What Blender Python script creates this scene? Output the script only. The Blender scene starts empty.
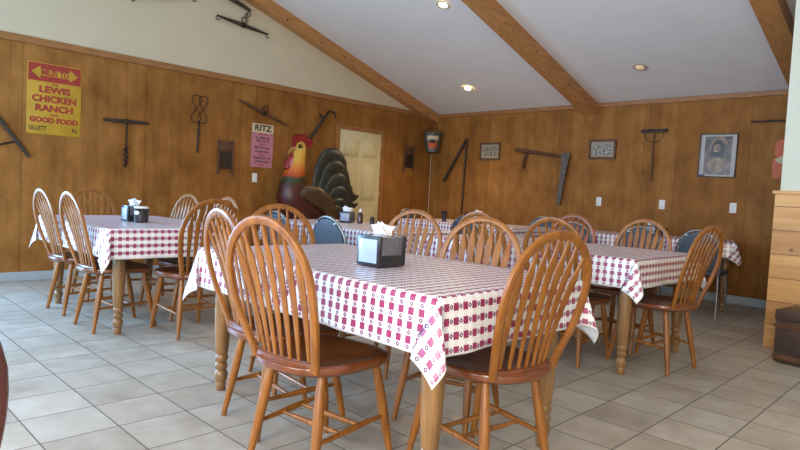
import bpy, bmesh, math, random
from mathutils import Vector, Matrix
PI = math.pi
random.seed(7)
scene = bpy.context.scene
COL = scene.collection

# ------------------------------------------------------------------ camera
cam_d = bpy.data.cameras.new('camera')
cam_d.sensor_width = 36.0
cam_d.lens = 602.8 / 800 * 36.0
cam_d.clip_start = 0.02
cam = bpy.data.objects.new('camera', cam_d)
COL.objects.link(cam)
Rv = Vector((0.71047198, 0.70183258, 0.05158096))
Uv = Vector((-0.0072581923, 0.0, 0.99736)); 
Fv = Vector((-0.69997245, 0.71234191, -0.05106438))
Uv = Rv.cross(Fv).normalized()
m = Matrix((Rv, Uv, -Fv)).transposed().to_4x4()
m.translation = Vector((6.9316, -7.7205, 1.0688))
cam.matrix_world = m
scene.camera = cam

# ------------------------------------------------------------------ world, lights, exposure
scene.view_settings.view_transform = 'Standard'
scene.view_settings.look = 'None'
scene.view_settings.gamma = 1
scene.view_settings.use_curve_mapping = False
scene.view_settings.exposure = 0.0
w = bpy.data.worlds.new('world'); scene.world = w
w.use_nodes = True
w.node_tree.nodes['Background'].inputs[0].default_value = (0.75, 0.87, 1.0, 1)
w.node_tree.nodes['Background'].inputs[1].default_value = 1.0

def area(name, loc, target, sx, sy, power, color):
    l = bpy.data.lights.new(name, 'AREA'); l.shape = 'RECTANGLE'
    l.size = sx; l.size_y = sy; l.energy = power; l.color = color
    o = bpy.data.objects.new(name, l); COL.objects.link(o)
    o.location = loc
    o.rotation_euler = (Vector(target) - Vector(loc)).to_track_quat('-Z', 'Y').to_euler()
    return o
# daylight entering by the windows (each light fills one window opening)
area('window_daylight_left', (0.03, -8.05, 1.30), (3, -8.05, 1.2), 1.9, 1.7, 290, (0.30, 0.60, 1.0))
area('window_daylight_back', (2.6, -9.42, 1.45), (2.6, -5, 1.3), 1.7, 1.3, 85, (0.40, 0.70, 1.0))
area('window_daylight_back', (5.2, -9.42, 1.45), (5.2, -5, 1.3), 1.7, 1.3, 92, (0.98, 0.98, 1.0))
area('window_daylight_back', (7.8, -9.42, 1.45), (7.8, -5, 1.3), 1.7, 1.3, 150, (1.0, 0.90, 0.78))

# ------------------------------------------------------------------ materials
def new_mat(name):
    mt = bpy.data.materials.new(name); mt.use_nodes = True
    nt = mt.node_tree
    return mt, nt, nt.nodes['Principled BSDF']
def setp(b, **k):
    for a, v in k.items():
        b.inputs[a.replace('_', ' ')].default_value = v
def N(nt, typ, **kw):
    n = nt.nodes.new(typ)
    for a, v in kw.items(): setattr(n, a, v)
    return n
def math_n(nt, op, a, b=None, c=None, clamp=False):
    n = nt.nodes.new('ShaderNodeMath'); n.operation = op; n.use_clamp = clamp
    for i, v in enumerate((a, b, c)):
        if v is None: continue
        if isinstance(v, (int, float)): n.inputs[i].default_value = v
        else: nt.links.new(v, n.inputs[i])
    return n.outputs[0]
def mixc(nt, f, a, b):
    n = nt.nodes.new('ShaderNodeMix'); n.data_type = 'RGBA'
    for i, v in ((0, f), (6, a), (7, b)):
        if isinstance(v, (int, float)): n.inputs[i].default_value = v
        elif isinstance(v, tuple): n.inputs[i].default_value = (*v, 1) if len(v) == 3 else v
        else: nt.links.new(v, n.inputs[i])
    return n.outputs[2]
def coords(nt, kind='Object', scale=(1, 1, 1), rot=(0, 0, 0)):
    t = nt.nodes.new('ShaderNodeTexCoord'); mp = nt.nodes.new('ShaderNodeMapping')
    mp.inputs['Scale'].default_value = scale; mp.inputs['Rotation'].default_value = rot
    nt.links.new(t.outputs[kind], mp.inputs[0])
    return mp.outputs[0]
def noise(nt, vec, scale, detail=3, rough=0.5):
    n = nt.nodes.new('ShaderNodeTexNoise')
    n.inputs['Scale'].default_value = scale; n.inputs['Detail'].default_value = detail
    n.inputs['Roughness'].default_value = rough
    nt.links.new(vec, n.inputs['Vector'])
    return n.outputs[0]
def ramp(nt, fac, stops):
    r = nt.nodes.new('ShaderNodeValToRGB')
    while len(r.color_ramp.elements) < len(stops): r.color_ramp.elements.new(0.5)
    for e, (p, c) in zip(r.color_ramp.elements, stops):
        e.position = p; e.color = (*c, 1)
    nt.links.new(fac, r.inputs[0])
    return r.outputs[0]
def bump(nt, b, h, strength=0.3, dist=0.01):
    n = nt.nodes.new('ShaderNodeBump'); n.inputs['Strength'].default_value = strength
    n.inputs['Distance'].default_value = dist
    nt.links.new(h, n.inputs['Height']); nt.links.new(n.outputs[0], b.inputs['Normal'])
def plain(name, col, rough=0.5, metal=0.0, var=0.12, vs=12, **k):
    mt, nt, b = new_mat(name)
    v = noise(nt, coords(nt), vs, 3)
    dark = tuple(c * (1 - var) for c in col); lite = tuple(min(1, c * (1 + var)) for c in col)
    nt.links.new(ramp(nt, v, [(0.3, dark), (0.7, lite)]), b.inputs['Base Color'])
    setp(b, Roughness=rough, Metallic=metal, **k)
    return mt
def wood(name, dark, light, scale=(14, 14, 1.6), rough=0.4, coat=0.0, fine=40):
    mt, nt, b = new_mat(name)
    c = coords(nt, 'Object', scale)
    n1 = noise(nt, c, 1.6, 4, 0.6); n2 = noise(nt, coords(nt, 'Object', tuple(s * 3 for s in scale)), 2.2, 2)
    f = math_n(nt, 'ADD', math_n(nt, 'MULTIPLY', n1, 0.7), math_n(nt, 'MULTIPLY', n2, 0.3))
    nt.links.new(ramp(nt, f, [(0.32, dark), (0.68, light)]), b.inputs['Base Color'])
    setp(b, Roughness=rough); b.inputs['Coat Weight'].default_value = coat
    b.inputs['Coat Roughness'].default_value = 0.22
    bump(nt, b, n2, 0.12, 0.002)
    return mt

def panel_mat(name, axis):
    # vertical grooved plywood panelling with knots and soft stains
    mt, nt, b = new_mat(name)
    t = nt.nodes.new('ShaderNodeTexCoord'); s = nt.nodes.new('ShaderNodeSeparateXYZ')
    nt.links.new(t.outputs['Object'], s.inputs[0])
    h = s.outputs[axis]
    sc = [9, 9, 0.9]
    grain = noise(nt, coords(nt, 'Object', (10, 10, 0.7)), 1.3, 5, 0.6)
    fine = noise(nt, coords(nt, 'Object', (60, 60, 2.5)), 1.5, 3, 0.6)
    blot = noise(nt, coords(nt, 'Object', (1.9, 1.9, 1.3)), 2.2, 4, 0.6)
    wide = math_n(nt, 'FLOOR', math_n(nt, 'DIVIDE', h, 0.2032))
    wn = N(nt, 'ShaderNodeTexWhiteNoise', noise_dimensions='1D'); nt.links.new(wide, wn.inputs['W'])
    f = math_n(nt, 'ADD', math_n(nt, 'MULTIPLY', grain, 0.26), math_n(nt, 'MULTIPLY', fine, 0.12))
    f = math_n(nt, 'ADD', f, math_n(nt, 'MULTIPLY', blot, 0.54))
    f = math_n(nt, 'ADD', f, math_n(nt, 'MULTIPLY', wn.outputs[0], 0.08))
    c = ramp(nt, f, [(0.33, (0.185, 0.071, 0.014)), (0.50, (0.305, 0.126, 0.028)), (0.68, (0.44, 0.200, 0.052))])
    # knots
    vo = N(nt, 'ShaderNodeTexVoronoi'); vo.inputs['Scale'].default_value = 1.0
    nt.links.new(coords(nt, 'Object', (5, 5, 1.7)), vo.inputs['Vector'])
    kn = math_n(nt, 'LESS_THAN', vo.outputs['Distance'], 0.085)
    kn = math_n(nt, 'MULTIPLY', kn, 0.35)
    c = mixc(nt, kn, c, (0.20, 0.085, 0.025))
    def groove(period, width, off):
        fr = math_n(nt, 'FRACT', math_n(nt, 'DIVIDE', math_n(nt, 'ADD', h, off), period))
        return math_n(nt, 'LESS_THAN', fr, width / period)
    g1 = groove(0.2032, 0.006, 0.0); g2 = groove(0.4064, 0.006, 0.11); g3 = groove(1.2192, 0.010, 0.0)
    g = math_n(nt, 'MAXIMUM', math_n(nt, 'MULTIPLY', math_n(nt, 'MAXIMUM', g1, g2), 0.20), math_n(nt, 'MULTIPLY', g3, 0.42))
    c = mixc(nt, g, c, (0.10, 0.045, 0.015))
    nt.links.new(c, b.inputs['Base Color'])
    setp(b, Roughness=0.65); b.inputs['Specular IOR Level'].default_value = 0.2
    bump(nt, b, math_n(nt, 'SUBTRACT', 1.0, g), 0.3, 0.003)
    return mt

def tile_mat():
    mt, nt, b = new_mat('floor_tile')
    S = 0.3048
    t = nt.nodes.new('ShaderNodeTexCoord'); s = nt.nodes.new('ShaderNodeSeparateXYZ')
    nt.links.new(t.outputs['Object'], s.inputs[0])
    ux = math_n(nt, 'DIVIDE', math_n(nt, 'SUBTRACT', s.outputs[0], 4.5953 - 40 * S), S)
    uy = math_n(nt, 'DIVIDE', math_n(nt, 'SUBTRACT', s.outputs[1], -7.0153 - 40 * S), S)
    fx, fy = math_n(nt, 'FRACT', ux), math_n(nt, 'FRACT', uy)
    def edge(f):
        return math_n(nt, 'MINIMUM', f, math_n(nt, 'SUBTRACT', 1.0, f))
    d = math_n(nt, 'MINIMUM', edge(fx), edge(fy))
    g = math_n(nt, 'LESS_THAN', d, 0.0095)
    cell = N(nt, 'ShaderNodeCombineXYZ')
    nt.links.new(math_n(nt, 'FLOOR', ux), cell.inputs[0]); nt.links.new(math_n(nt, 'FLOOR', uy), cell.inputs[1])
    wn = N(nt, 'ShaderNodeTexWhiteNoise', noise_dimensions='3D'); nt.links.new(cell.outputs[0], wn.inputs['Vector'])
    va = N(nt, 'ShaderNodeVectorMath', operation='MULTIPLY_ADD')
    nt.links.new(wn.outputs['Color'], va.inputs[0]); va.inputs[1].default_value = (9, 9, 9)
    nt.links.new(t.outputs['Object'], va.inputs[2])
    n1 = noise(nt, va.outputs[0], 7, 5, 0.6); n2 = noise(nt, va.outputs[0], 2.5, 3, 0.5)
    f = math_n(nt, 'ADD', math_n(nt, 'MULTIPLY', n1, 0.5), math_n(nt, 'MULTIPLY', n2, 0.38))
    f = math_n(nt, 'ADD', f, math_n(nt, 'MULTIPLY', wn.outputs['Value'], 0.12))
    c = ramp(nt, f, [(0.34, (0.35, 0.295, 0.235)), (0.5, (0.45, 0.395, 0.325)), (0.66, (0.54, 0.49, 0.42))])
    c = mixc(nt, g, c, (0.115, 0.095, 0.075))
    nt.links.new(c, b.inputs['Base Color'])
    rr = math_n(nt, 'ADD', math_n(nt, 'MULTIPLY', n1, 0.25), 0.26)
    nt.links.new(math_n(nt, 'MAXIMUM', rr, math_n(nt, 'MULTIPLY', g, 0.8)), b.inputs['Roughness'])
    bump(nt, b, math_n(nt, 'SUBTRACT', 1.0, g), 0.35, 0.003)
    return mt

def plank_mat():
    mt, nt, b = new_mat('pine_planks')
    t = nt.nodes.new('ShaderNodeTexCoord'); s = nt.nodes.new('ShaderNodeSeparateXYZ')
    nt.links.new(t.outputs['Object'], s.inputs[0])
    z = math_n(nt, 'DIVIDE', s.outputs[2], 0.187)
    row = math_n(nt, 'FLOOR', z)
    wn = N(nt, 'ShaderNodeTexWhiteNoise', noise_dimensions='1D'); nt.links.new(row, wn.inputs['W'])
    va = N(nt, 'ShaderNodeVectorMath', operation='MULTIPLY_ADD')
    nt.links.new(wn.outputs['Color'], va.inputs[0]); va.inputs[1].default_value = (7, 7, 7)
    nt.links.new(coords(nt, 'Object', (1.2, 1.2, 13)), va.inputs[2])
    n1 = noise(nt, va.outputs[0], 1.6, 4, 0.6)
    f = math_n(nt, 'ADD', math_n(nt, 'MULTIPLY', n1, 0.75), math_n(nt, 'MULTIPLY', wn.outputs['Value'], 0.25))
    c = ramp(nt, f, [(0.3, (0.42, 0.20, 0.060)), (0.7, (0.66, 0.37, 0.13))])
    vo = N(nt, 'ShaderNodeTexVoronoi'); vo.inputs['Scale'].default_value = 1.0
    nt.links.new(coords(nt, 'Object', (5.5, 5.5, 8.0)), vo.inputs['Vector'])
    c = mixc(nt, math_n(nt, 'LESS_THAN', vo.outputs['Distance'], 0.09), c, (0.16, 0.06, 0.02))
    g = math_n(nt, 'LESS_THAN', math_n(nt, 'FRACT', z), 0.035)
    c = mixc(nt, g, c, (0.22, 0.09, 0.03))
    nt.links.new(c, b.inputs['Base Color']); setp(b, Roughness=0.45)
    bump(nt, b, math_n(nt, 'SUBTRACT', 1.0, g), 0.5, 0.004)
    return mt

def cloth_mat():
    mt, nt, b = new_mat('checked_vinyl')
    uv = nt.nodes.new('ShaderNodeUVMap'); uv.uv_map = 'UVMap'
    s = nt.nodes.new('ShaderNodeSeparateXYZ'); nt.links.new(uv.outputs[0], s.inputs[0])
    fu = math_n(nt, 'FRACT', math_n(nt, 'DIVIDE', math_n(nt, 'ADD', s.outputs[0], 40), 0.048))
    fv = math_n(nt, 'FRACT', math_n(nt, 'DIVIDE', math_n(nt, 'ADD', s.outputs[1], 40), 0.048))
    def box(f, c, h): return math_n(nt, 'LESS_THAN', math_n(nt, 'ABSOLUTE', math_n(nt, 'SUBTRACT', f, c)), h)
    sq = math_n(nt, 'MULTIPLY', box(fu, 0.27, 0.275), box(fv, 0.27, 0.275))
    du = math_n(nt, 'ABSOLUTE', math_n(nt, 'SUBTRACT', fu, 0.27)); dv = math_n(nt, 'ABSOLUTE', math_n(nt, 'SUBTRACT', fv, 0.77))
    # flower of four petals between the squares
    pet = math_n(nt, 'LESS_THAN', math_n(nt, 'ABSOLUTE', math_n(nt, 'SUBTRACT', math_n(nt, 'ADD', du, dv), 0.14)), 0.075)
    # faint dotted ring between the squares the other way
    ru = math_n(nt, 'SUBTRACT', fu, 0.77); rv = math_n(nt, 'SUBTRACT', fv, 0.27)
    rr = math_n(nt, 'SQRT', math_n(nt, 'ADD', math_n(nt, 'MULTIPLY', ru, ru), math_n(nt, 'MULTIPLY', rv, rv)))
    ring = math_n(nt, 'LESS_THAN', math_n(nt, 'ABSOLUTE', math_n(nt, 'SUBTRACT', rr, 0.14)), 0.03)
    ang = math_n(nt, 'GREATER_THAN', math_n(nt, 'SINE', math_n(nt, 'MULTIPLY', math_n(nt, 'ARCTAN2', rv, ru), 6.0)), 0.0)
    ring = math_n(nt, 'MULTIPLY', math_n(nt, 'MULTIPLY', ring, ang), 0.6)
    red = math_n(nt, 'MAXIMUM', math_n(nt, 'MAXIMUM', sq, math_n(nt, 'MULTIPLY', pet, 0.85)), ring)
    dn = noise(nt, uv.outputs[0], 900, 1)
    redc = mixc(nt, dn, (0.25, 0.010, 0.078), (0.37, 0.032, 0.145))
    # plain white hem strip, edge distance stored in the second UV layer
    uv2 = nt.nodes.new('ShaderNodeUVMap'); uv2.uv_map = 'Hem'
    s2 = nt.nodes.new('ShaderNodeSeparateXYZ'); nt.links.new(uv2.outputs[0], s2.inputs[0])
    hem = math_n(nt, 'GREATER_THAN', s2.outputs[0], 0.008)
    red = math_n(nt, 'MULTIPLY', red, hem)
    petd = math_n(nt, 'MULTIPLY', pet, math_n(nt, 'MULTIPLY', hem, 0.9))
    c = mixc(nt, red, (0.90, 0.90, 0.92), redc)
    c = mixc(nt, petd, c, (0.13, 0.02, 0.09))
    nt.links.new(c, b.inputs['Base Color'])
    setp(b, Roughness=0.30); b.inputs['Specular IOR Level'].default_value = 0.9
    wv = noise(nt, coords(nt, 'Object', (1, 1, 1)), 9, 3)
    bump(nt, b, wv, 0.12, 0.02)
    return mt

M = {}
M['chair'] = wood('honey_oak', (0.175, 0.056, 0.007), (0.37, 0.138, 0.019), (16, 16, 1.5), 0.38, 0.15)
M['seat'] = wood('honey_oak_seat', (0.115, 0.029, 0.007), (0.225, 0.062, 0.016), (16, 1.5, 16), 0.28, 0.6)
M['chair_red'] = wood('reddish_oak', (0.17, 0.040, 0.007), (0.33, 0.090, 0.016), (16, 16, 1.5), 0.35, 0.4)
M['maroon'] = wood('maroon_stained_wood', (0.045, 0.006, 0.006), (0.085, 0.014, 0.012), (16, 16, 1.5), 0.35, 0.4)
M['table'] = wood('turned_oak', (0.16, 0.078, 0.024), (0.34, 0.178, 0.064), (20, 20, 1.4), 0.38, 0.3)
M['cloth'] = cloth_mat()
M['cloth_back'] = plain('vinyl_backing', (0.72, 0.78, 0.85), 0.6, 0, 0.05)
M['tile'] = tile_mat()
M['panel_y'] = panel_mat('wood_panelling_left', 1)
M['panel_x'] = panel_mat('wood_panelling_right', 0)
M['plank'] = plank_mat()
M['trim'] = wood('stained_trim', (0.25, 0.10, 0.028), (0.42, 0.19, 0.06), (3, 3, 20), 0.45)
M['beam'] = wood('pine_beam', (0.36, 0.15, 0.045), (0.60, 0.29, 0.10), (22, 1.6, 14), 0.5)
M['knot'] = plain('knot', (0.06, 0.02, 0.008), 0.6)
M['gable'] = plain('drywall_gable', (0.64, 0.55, 0.385), 0.8, 0, 0.02, 3)
M['ceiling'] = plain('drywall_ceiling', (0.80, 0.78, 0.77), 0.85, 0, 0.02, 3)
M['drywall_green'] = plain('drywall_pale_green', (0.60, 0.64, 0.55), 0.8, 0, 0.02, 3)
M['baseboard'] = plain('baseboard_paint', (0.40, 0.47, 0.50), 0.5, 0, 0.04, 6)
M['white_paint'] = plain('cream_door_paint', (0.66, 0.57, 0.34), 0.5, 0, 0.03, 5)
M['white'] = plain('white_plastic', (0.80, 0.80, 0.78), 0.4, 0, 0.03, 30)
M['slot'] = plain('dark_slot', (0.06, 0.06, 0.06), 0.5)
M['paper'] = plain('napkin_paper', (0.86, 0.87, 0.88), 0.9, 0, 0.03, 60)
M['black'] = plain('black_plastic', (0.018, 0.018, 0.022), 0.3, 0, 0.2, 30)
M['smoke'] = plain('smoked_plastic', (0.15, 0.14, 0.165), 0.22, 0, 0.2, 8)
M['smoke_lid'] = plain('grey_steel_lid', (0.25, 0.27, 0.30), 0.25, 0.7, 0.1, 10)
M['insert'] = plain('pale_blue_card', (0.38, 0.50, 0.70), 0.25, 0, 0.03, 8)
M['insert_grey'] = plain('grey_card', (0.30, 0.34, 0.46), 0.3, 0, 0.03, 8)
M['old_wood'] = wood('weathered_wood', (0.020, 0.013, 0.009), (0.070, 0.044, 0.027), (10, 10, 10), 0.7)
M['mid_wood'] = wood('worn_brown_wood', (0.075, 0.030, 0.013), (0.16, 0.07, 0.03), (10, 10, 10), 0.6)
M['iron'] = plain('rusty_iron', (0.035, 0.026, 0.022), 0.6, 0.6, 0.4, 40)
M['grey_iron'] = plain('grey_iron', (0.13, 0.10, 0.085), 0.6, 0.2, 0.3, 40)
M['grey_fabric'] = plain('slate_vinyl', (0.060, 0.085, 0.115), 0.55, 0, 0.15, 60)
M['grey_metal'] = plain('grey_tube', (0.30, 0.31, 0.32), 0.35, 0.8, 0.08, 10)
M['glass'] = plain('dark_glass', (0.035, 0.03, 0.035), 0.08, 0, 0.2, 10)
M['sauce'] = plain('brown_bottle', (0.07, 0.025, 0.018), 0.15, 0, 0.2, 10)
M['yellow'] = plain('yellow_enamel', (0.52, 0.30, 0.025), 0.4, 0, 0.12, 6)
M['red_enamel'] = plain('red_enamel', (0.36, 0.035, 0.022), 0.4, 0, 0.12, 6)
M['pink'] = plain('pink_paper', (0.52, 0.20, 0.25), 0.7, 0, 0.12, 8)
M['cream'] = plain('cream_paper', (0.66, 0.54, 0.34), 0.7, 0, 0.06, 8)
M['ink_blue'] = plain('dark_blue_ink', (0.05, 0.03, 0.08), 0.6)
M['ink_black'] = plain('black_ink', (0.02, 0.015, 0.012), 0.6)
M['orange'] = plain('orange_board', (0.62, 0.12, 0.03), 0.5, 0, 0.12, 12)
M['board_grey'] = plain('washboard_zinc', (0.045, 0.036, 0.03), 0.5, 0.4, 0.3, 30)
M['trunk'] = wood('trunk_wood', (0.035, 0.022, 0.018), (0.085, 0.052, 0.04), (3, 3, 14), 0.5)
M['pail'] = plain('grey_pail', (0.14, 0.15, 0.14), 0.5, 0.5, 0.2, 20)
M['brass'] = plain('aged_brass', (0.45, 0.30, 0.10), 0.35, 0.9, 0.1, 10)
M['can_trim'] = plain('can_trim', (0.55, 0.50, 0.40), 0.4, 0.3, 0.05, 10)

def emit(name, col, st):
    mt, nt, b = new_mat(name)
    setp(b, Roughness=0.5); b.inputs['Base Color'].default_value = (*col, 1)
    b.inputs['Emission Color'].default_value = (*col, 1); b.inputs['Emission Strength'].default_value = st
    return mt
M['lamp_on'] = emit('lamp_on', (1.0, 0.80, 0.42), 14)
M['lamp_dim'] = emit('lamp_dim', (0.85, 0.62, 0.36), 0.35)

def photo_mat(name, kind):
    mt, nt, b = new_mat(name)
    if kind == 'engraving':
        n1 = noise(nt, coords(nt, 'Generated', (1, 1, 1)), 9, 5, 0.7)
        c = ramp(nt, n1, [(0.42, (0.05, 0.04, 0.03)), (0.5, (0.24, 0.20, 0.15)), (0.58, (0.52, 0.46, 0.36))])
    else:
        n1 = noise(nt, coords(nt, 'Generated', (1, 1, 1)), 3.2, 4, 0.6)
        c = ramp(nt, n1, [(0.36, (0.06, 0.045, 0.04)), (0.52, (0.19, 0.12, 0.075)), (0.64, (0.40, 0.24, 0.12))])
    nt.links.new(c, b.inputs['Base Color']); setp(b, Roughness=0.25)
    return mt
M['mat_tan'] = plain('tan_mat_board', (0.34, 0.28, 0.20), 0.7, 0, 0.05, 20)
M['mat_grey'] = plain('pale_grey_mat_board', (0.48, 0.47, 0.45), 0.7, 0, 0.05, 20)
M['engraving'] = photo_mat('engraving_print', 'engraving')
M['portrait'] = photo_mat('portrait_print', 'portrait')

# ------------------------------------------------------------------ helpers
def obj(name, bm, mat, parent=None, smooth=True, loc=None):
    me = bpy.data.meshes.new(name)
    bmesh.ops.recalc_face_normals(bm, faces=bm.faces)
    bm.to_mesh(me); bm.free()
    if isinstance(mat, (list, tuple)):
        for q in mat: me.materials.append(q)
    else: me.materials.append(mat)
    if smooth:
        for p in me.polygons: p.use_smooth = True
        try: me.set_sharp_from_angle(angle=math.radians(38))
        except Exception: pass
    o = bpy.data.objects.new(name, me); COL.objects.link(o)
    if parent: o.parent = parent
    if loc: o.location = loc
    return o
def thing(name, label, cat, loc=(0, 0, 0), rz=0.0, group=None):
    o = bpy.data.objects.new(name, None); COL.objects.link(o)
    o.empty_display_size = 0.1
    o.location = loc; o.rotation_euler = (0, 0, rz); o['label'] = label; o['category'] = cat
    if group: o['group'] = group
    return o
def tag(o, label, cat, group=None, kind=None):
    o['label'] = label; o['category'] = cat
    if group: o['group'] = group
    if kind: o['kind'] = kind
    return o
def struct(name, bm, mat, label, smooth=False):
    o = obj(name, bm, mat, None, smooth); o['kind'] = 'structure'; o['label'] = label
    o['category'] = name.split('_')[0]
    return o
def BM(): return bmesh.new()
def box(bm, x0, x1, y0, y1, z0, z1, bev=0.0, mtx=None, mi=0):
    vs = [bm.verts.new((x, y, z)) for x in (x0, x1) for y in (y0, y1) for z in (z0, z1)]
    F = [(0, 1, 3, 2), (4, 6, 7, 5), (0, 4, 5, 1), (2, 3, 7, 6), (0, 2, 6, 4), (1, 5, 7, 3)]
    fs = [bm.faces.new([vs[i] for i in f]) for f in F]
    for f in fs: f.material_index = mi
    if bev > 0:
        ed = list({e for f in fs for e in f.edges})
        r = bmesh.ops.bevel(bm, geom=ed, offset=bev, segments=2, affect='EDGES', profile=0.5)
        vs = list({v for f in r['faces'] for v in f.verts} | {v for v in vs if v.is_valid})
    if mtx is not None:
        for v in vs: v.co = mtx @ v.co
    return bm
def frame_of(t, up):
    t = t.normalized()
    a = up - t * up.dot(t)
    if a.length < 1e-4: a = t.orthogonal()
    a.normalize()
    return a, t.cross(a).normalized()
def sweep(bm, pts, ra, rb=None, seg=10, up=Vector((0, 0, 1)), cap=True, power=1.0):
    """tube along pts; ra = half size along 'up' side, rb = half size across; power<1 gives squarer sections"""
    pts = [Vector(p) for p in pts]; n = len(pts)
    if not hasattr(ra, '__len__'): ra = [ra] * n
    if rb is None: rb = ra
    if not hasattr(rb, '__len__'): rb = [rb] * n
    rings = []
    for i, p in enumerate(pts):
        t = (pts[min(i + 1, n - 1)] - pts[max(i - 1, 0)])
        a, c = frame_of(t, up)
        ring = []
        for k in range(seg):
            th = 2 * PI * (k + 0.5) / seg
            cx, sx = math.cos(th), math.sin(th)
            cx = math.copysign(abs(cx) ** power, cx); sx = math.copysign(abs(sx) ** power, sx)
            ring.append(bm.verts.new(p + a * ra[i] * cx + c * rb[i] * sx))
        rings.append(ring)
    for i in range(n - 1):
        for k in range(seg):
            bm.faces.new((rings[i][k], rings[i][(k + 1) % seg], rings[i + 1][(k + 1) % seg], rings[i + 1][k]))
    if cap:
        bm.faces.new(rings[0][::-1]); bm.faces.new(rings[-1])
    return bm
def lathe(bm, prof, p0=(0, 0, 0), axis=(0, 0, 1), seg=20):
    p0 = Vector(p0); ax = Vector(axis).normalized()
    return sweep(bm, [p0 + ax * z for z, r in prof], [r for z, r in prof], seg=seg, up=Vector((1, 0, 0)) if abs(ax.x) < 0.9 else Vector((0, 0, 1)))
def prism(bm, poly, depth, mtx=None, mi=0):
    """poly in local xy, extruded along local z"""
    a = [bm.verts.new((x, y, 0)) for x, y in poly]; b = [bm.verts.new((x, y, depth)) for x, y in poly]
    n = len(poly)
    fs = [bm.faces.new(a[::-1]), bm.faces.new(b)]
    for i in range(n): fs.append(bm.faces.new((a[i], a[(i + 1) % n], b[(i + 1) % n], b[i])))
    for f in fs: f.material_index = mi
    if mtx is not None:
        for v in a + b: v.co = mtx @ v.co
    return bm
# frames for things hung on walls: local x = right as seen, local y = up, local z = out of the wall
def wall_mtx(side, h, z, rot=0.0, out=0.0):
    if side == 'L':   # plane x=0, seen from +x, right = +y
        m = Matrix(((0, 0, 1, out), (1, 0, 0, h), (0, 1, 0, z), (0, 0, 0, 1)))
    else:             # plane y=0, seen from -y, right = +x
        m = Matrix(((1, 0, 0, h), (0, 0, -1, -out), (0, 1, 0, z), (0, 0, 0, 1)))
    return m @ Matrix.Rotation(rot, 4, 'Z')
def hang(o, side, h, z, rot=0.0, out=0.0):
    o.matrix_world = wall_mtx(side, h, z, rot, out); return o
def text_obj(name, body, size, mat, parent, x, y, z=0.003, align='CENTER', bold=0.0, sx=1.0, depth=0.0008):
    cu = bpy.data.curves.new(name, 'FONT'); cu.body = body; cu.size = size
    cu.align_x = align; cu.align_y = 'CENTER'; cu.extrude = depth; cu.offset = bold
    cu.resolution_u = 3
    tmp = bpy.data.objects.new(name + '_tmp', cu); COL.objects.link(tmp)
    dg = bpy.context.evaluated_depsgraph_get()
    me = bpy.data.meshes.new_from_object(tmp.evaluated_get(dg))
    bpy.data.objects.remove(tmp); 
    for v in me.vertices: v.co.x *= sx
    me.materials.clear(); me.materials.append(mat)
    o = bpy.data.objects.new(name, me); COL.objects.link(o); o.parent = parent; o.location = (x, y, z)
    return o
def dup(root, loc, rz, label, group=None):
    r = root.copy(); COL.objects.link(r); r.location = loc; r.rotation_euler = (0, 0, rz); r['label'] = label
    if group: r['group'] = group
    for ch in list(root.children):
        c = ch.copy(); COL.objects.link(c); c.parent = r
        for g in ch.children:
            d = g.copy(); COL.objects.link(d); d.parent = c
    return r

# ------------------------------------------------------------------ the setting
H = 2.44; SL = 0.305; YB = -9.5; XR = 9.5; RY = -4.75; RZ = H + SL * 4.75
b = BM(); box(b, -0.1, XR + .1, YB - .1, 0.1, -0.1, 0.0)
struct('floor', b, M['tile'], 'beige square ceramic tile floor with dark grout')
# left wall: panelling up to 2.44 m, opening for window beyond the frame
b = BM()
for y0, y1, z0, z1 in ((-7.05, 0, 0, H), (YB, -9.05, 0, H), (-9.05, -7.05, 0, .4), (-9.05, -7.05, 2.2, H)): box(b, -0.1, 0, y0, y1, z0, z1)
struct('wall_left', b, M['panel_y'], 'grooved knotty wood panelled wall with farm tools hung on it')
b = BM()
v = [b.verts.new(p) for p in ((0, 0, H), (0, YB, H), (0, RY, RZ + .1), (-.1, 0, H), (-.1, YB, H), (-.1, RY, RZ + .1))]
b.faces.new(v[:3]); b.faces.new(v[3:]); [b.faces.new((v[i], v[(i + 1) % 3], v[3 + (i + 1) % 3], v[3 + i])) for i in range(3)]
struct('wall_left_gable', b, M['gable'], 'plain warm grey gable above the panelling')
b = BM(); box(b, 0, XR, 0, 0.1, 0, H + .1)
struct('wall_right', b, M['panel_x'], 'long grooved wood panelled wall on the right with pictures and outlets')
b = BM()
for x0, x1, z0, z1 in ((0, 1.7, 0, H), (3.5, 4.3, 0, H), (6.1, 6.9, 0, H), (8.7, XR, 0, H), (0, XR, 0, .75), (0, XR, 2.15, H)): box(b, x0, x1, YB - .1, YB, z0, z1)
struct('wall_back', b, M['panel_x'], 'panelled wall behind the camera with three windows')
b = BM(); box(b, XR, XR + .1, YB, 0, 0, RZ + .1)
struct('wall_far_right', b, M['drywall_green'], 'painted side wall outside the frame')
# pine half wall and drywall wall nib on the right
b = BM(); box(b, 5.69, XR, -2.26, -2.14, 0, 1.225)
struct('wall_pine', b, M['plank'], 'horizontal honey pine planks on the lower part of the wall end')
b = BM(); box(b, 5.675, XR, -2.285, -2.115, 1.225, 1.25, 0.004)
struct('trim_1', b, M['plank'], 'thin pine ledge capping the planks')
b = BM(); box(b, 5.72, XR, -2.25, -2.15, 1.25, H + SL * 2.2 + 0.1)
struct('wall_drywall', b, M['drywall_green'], 'pale green grey painted wall end above the pine planks')
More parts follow.
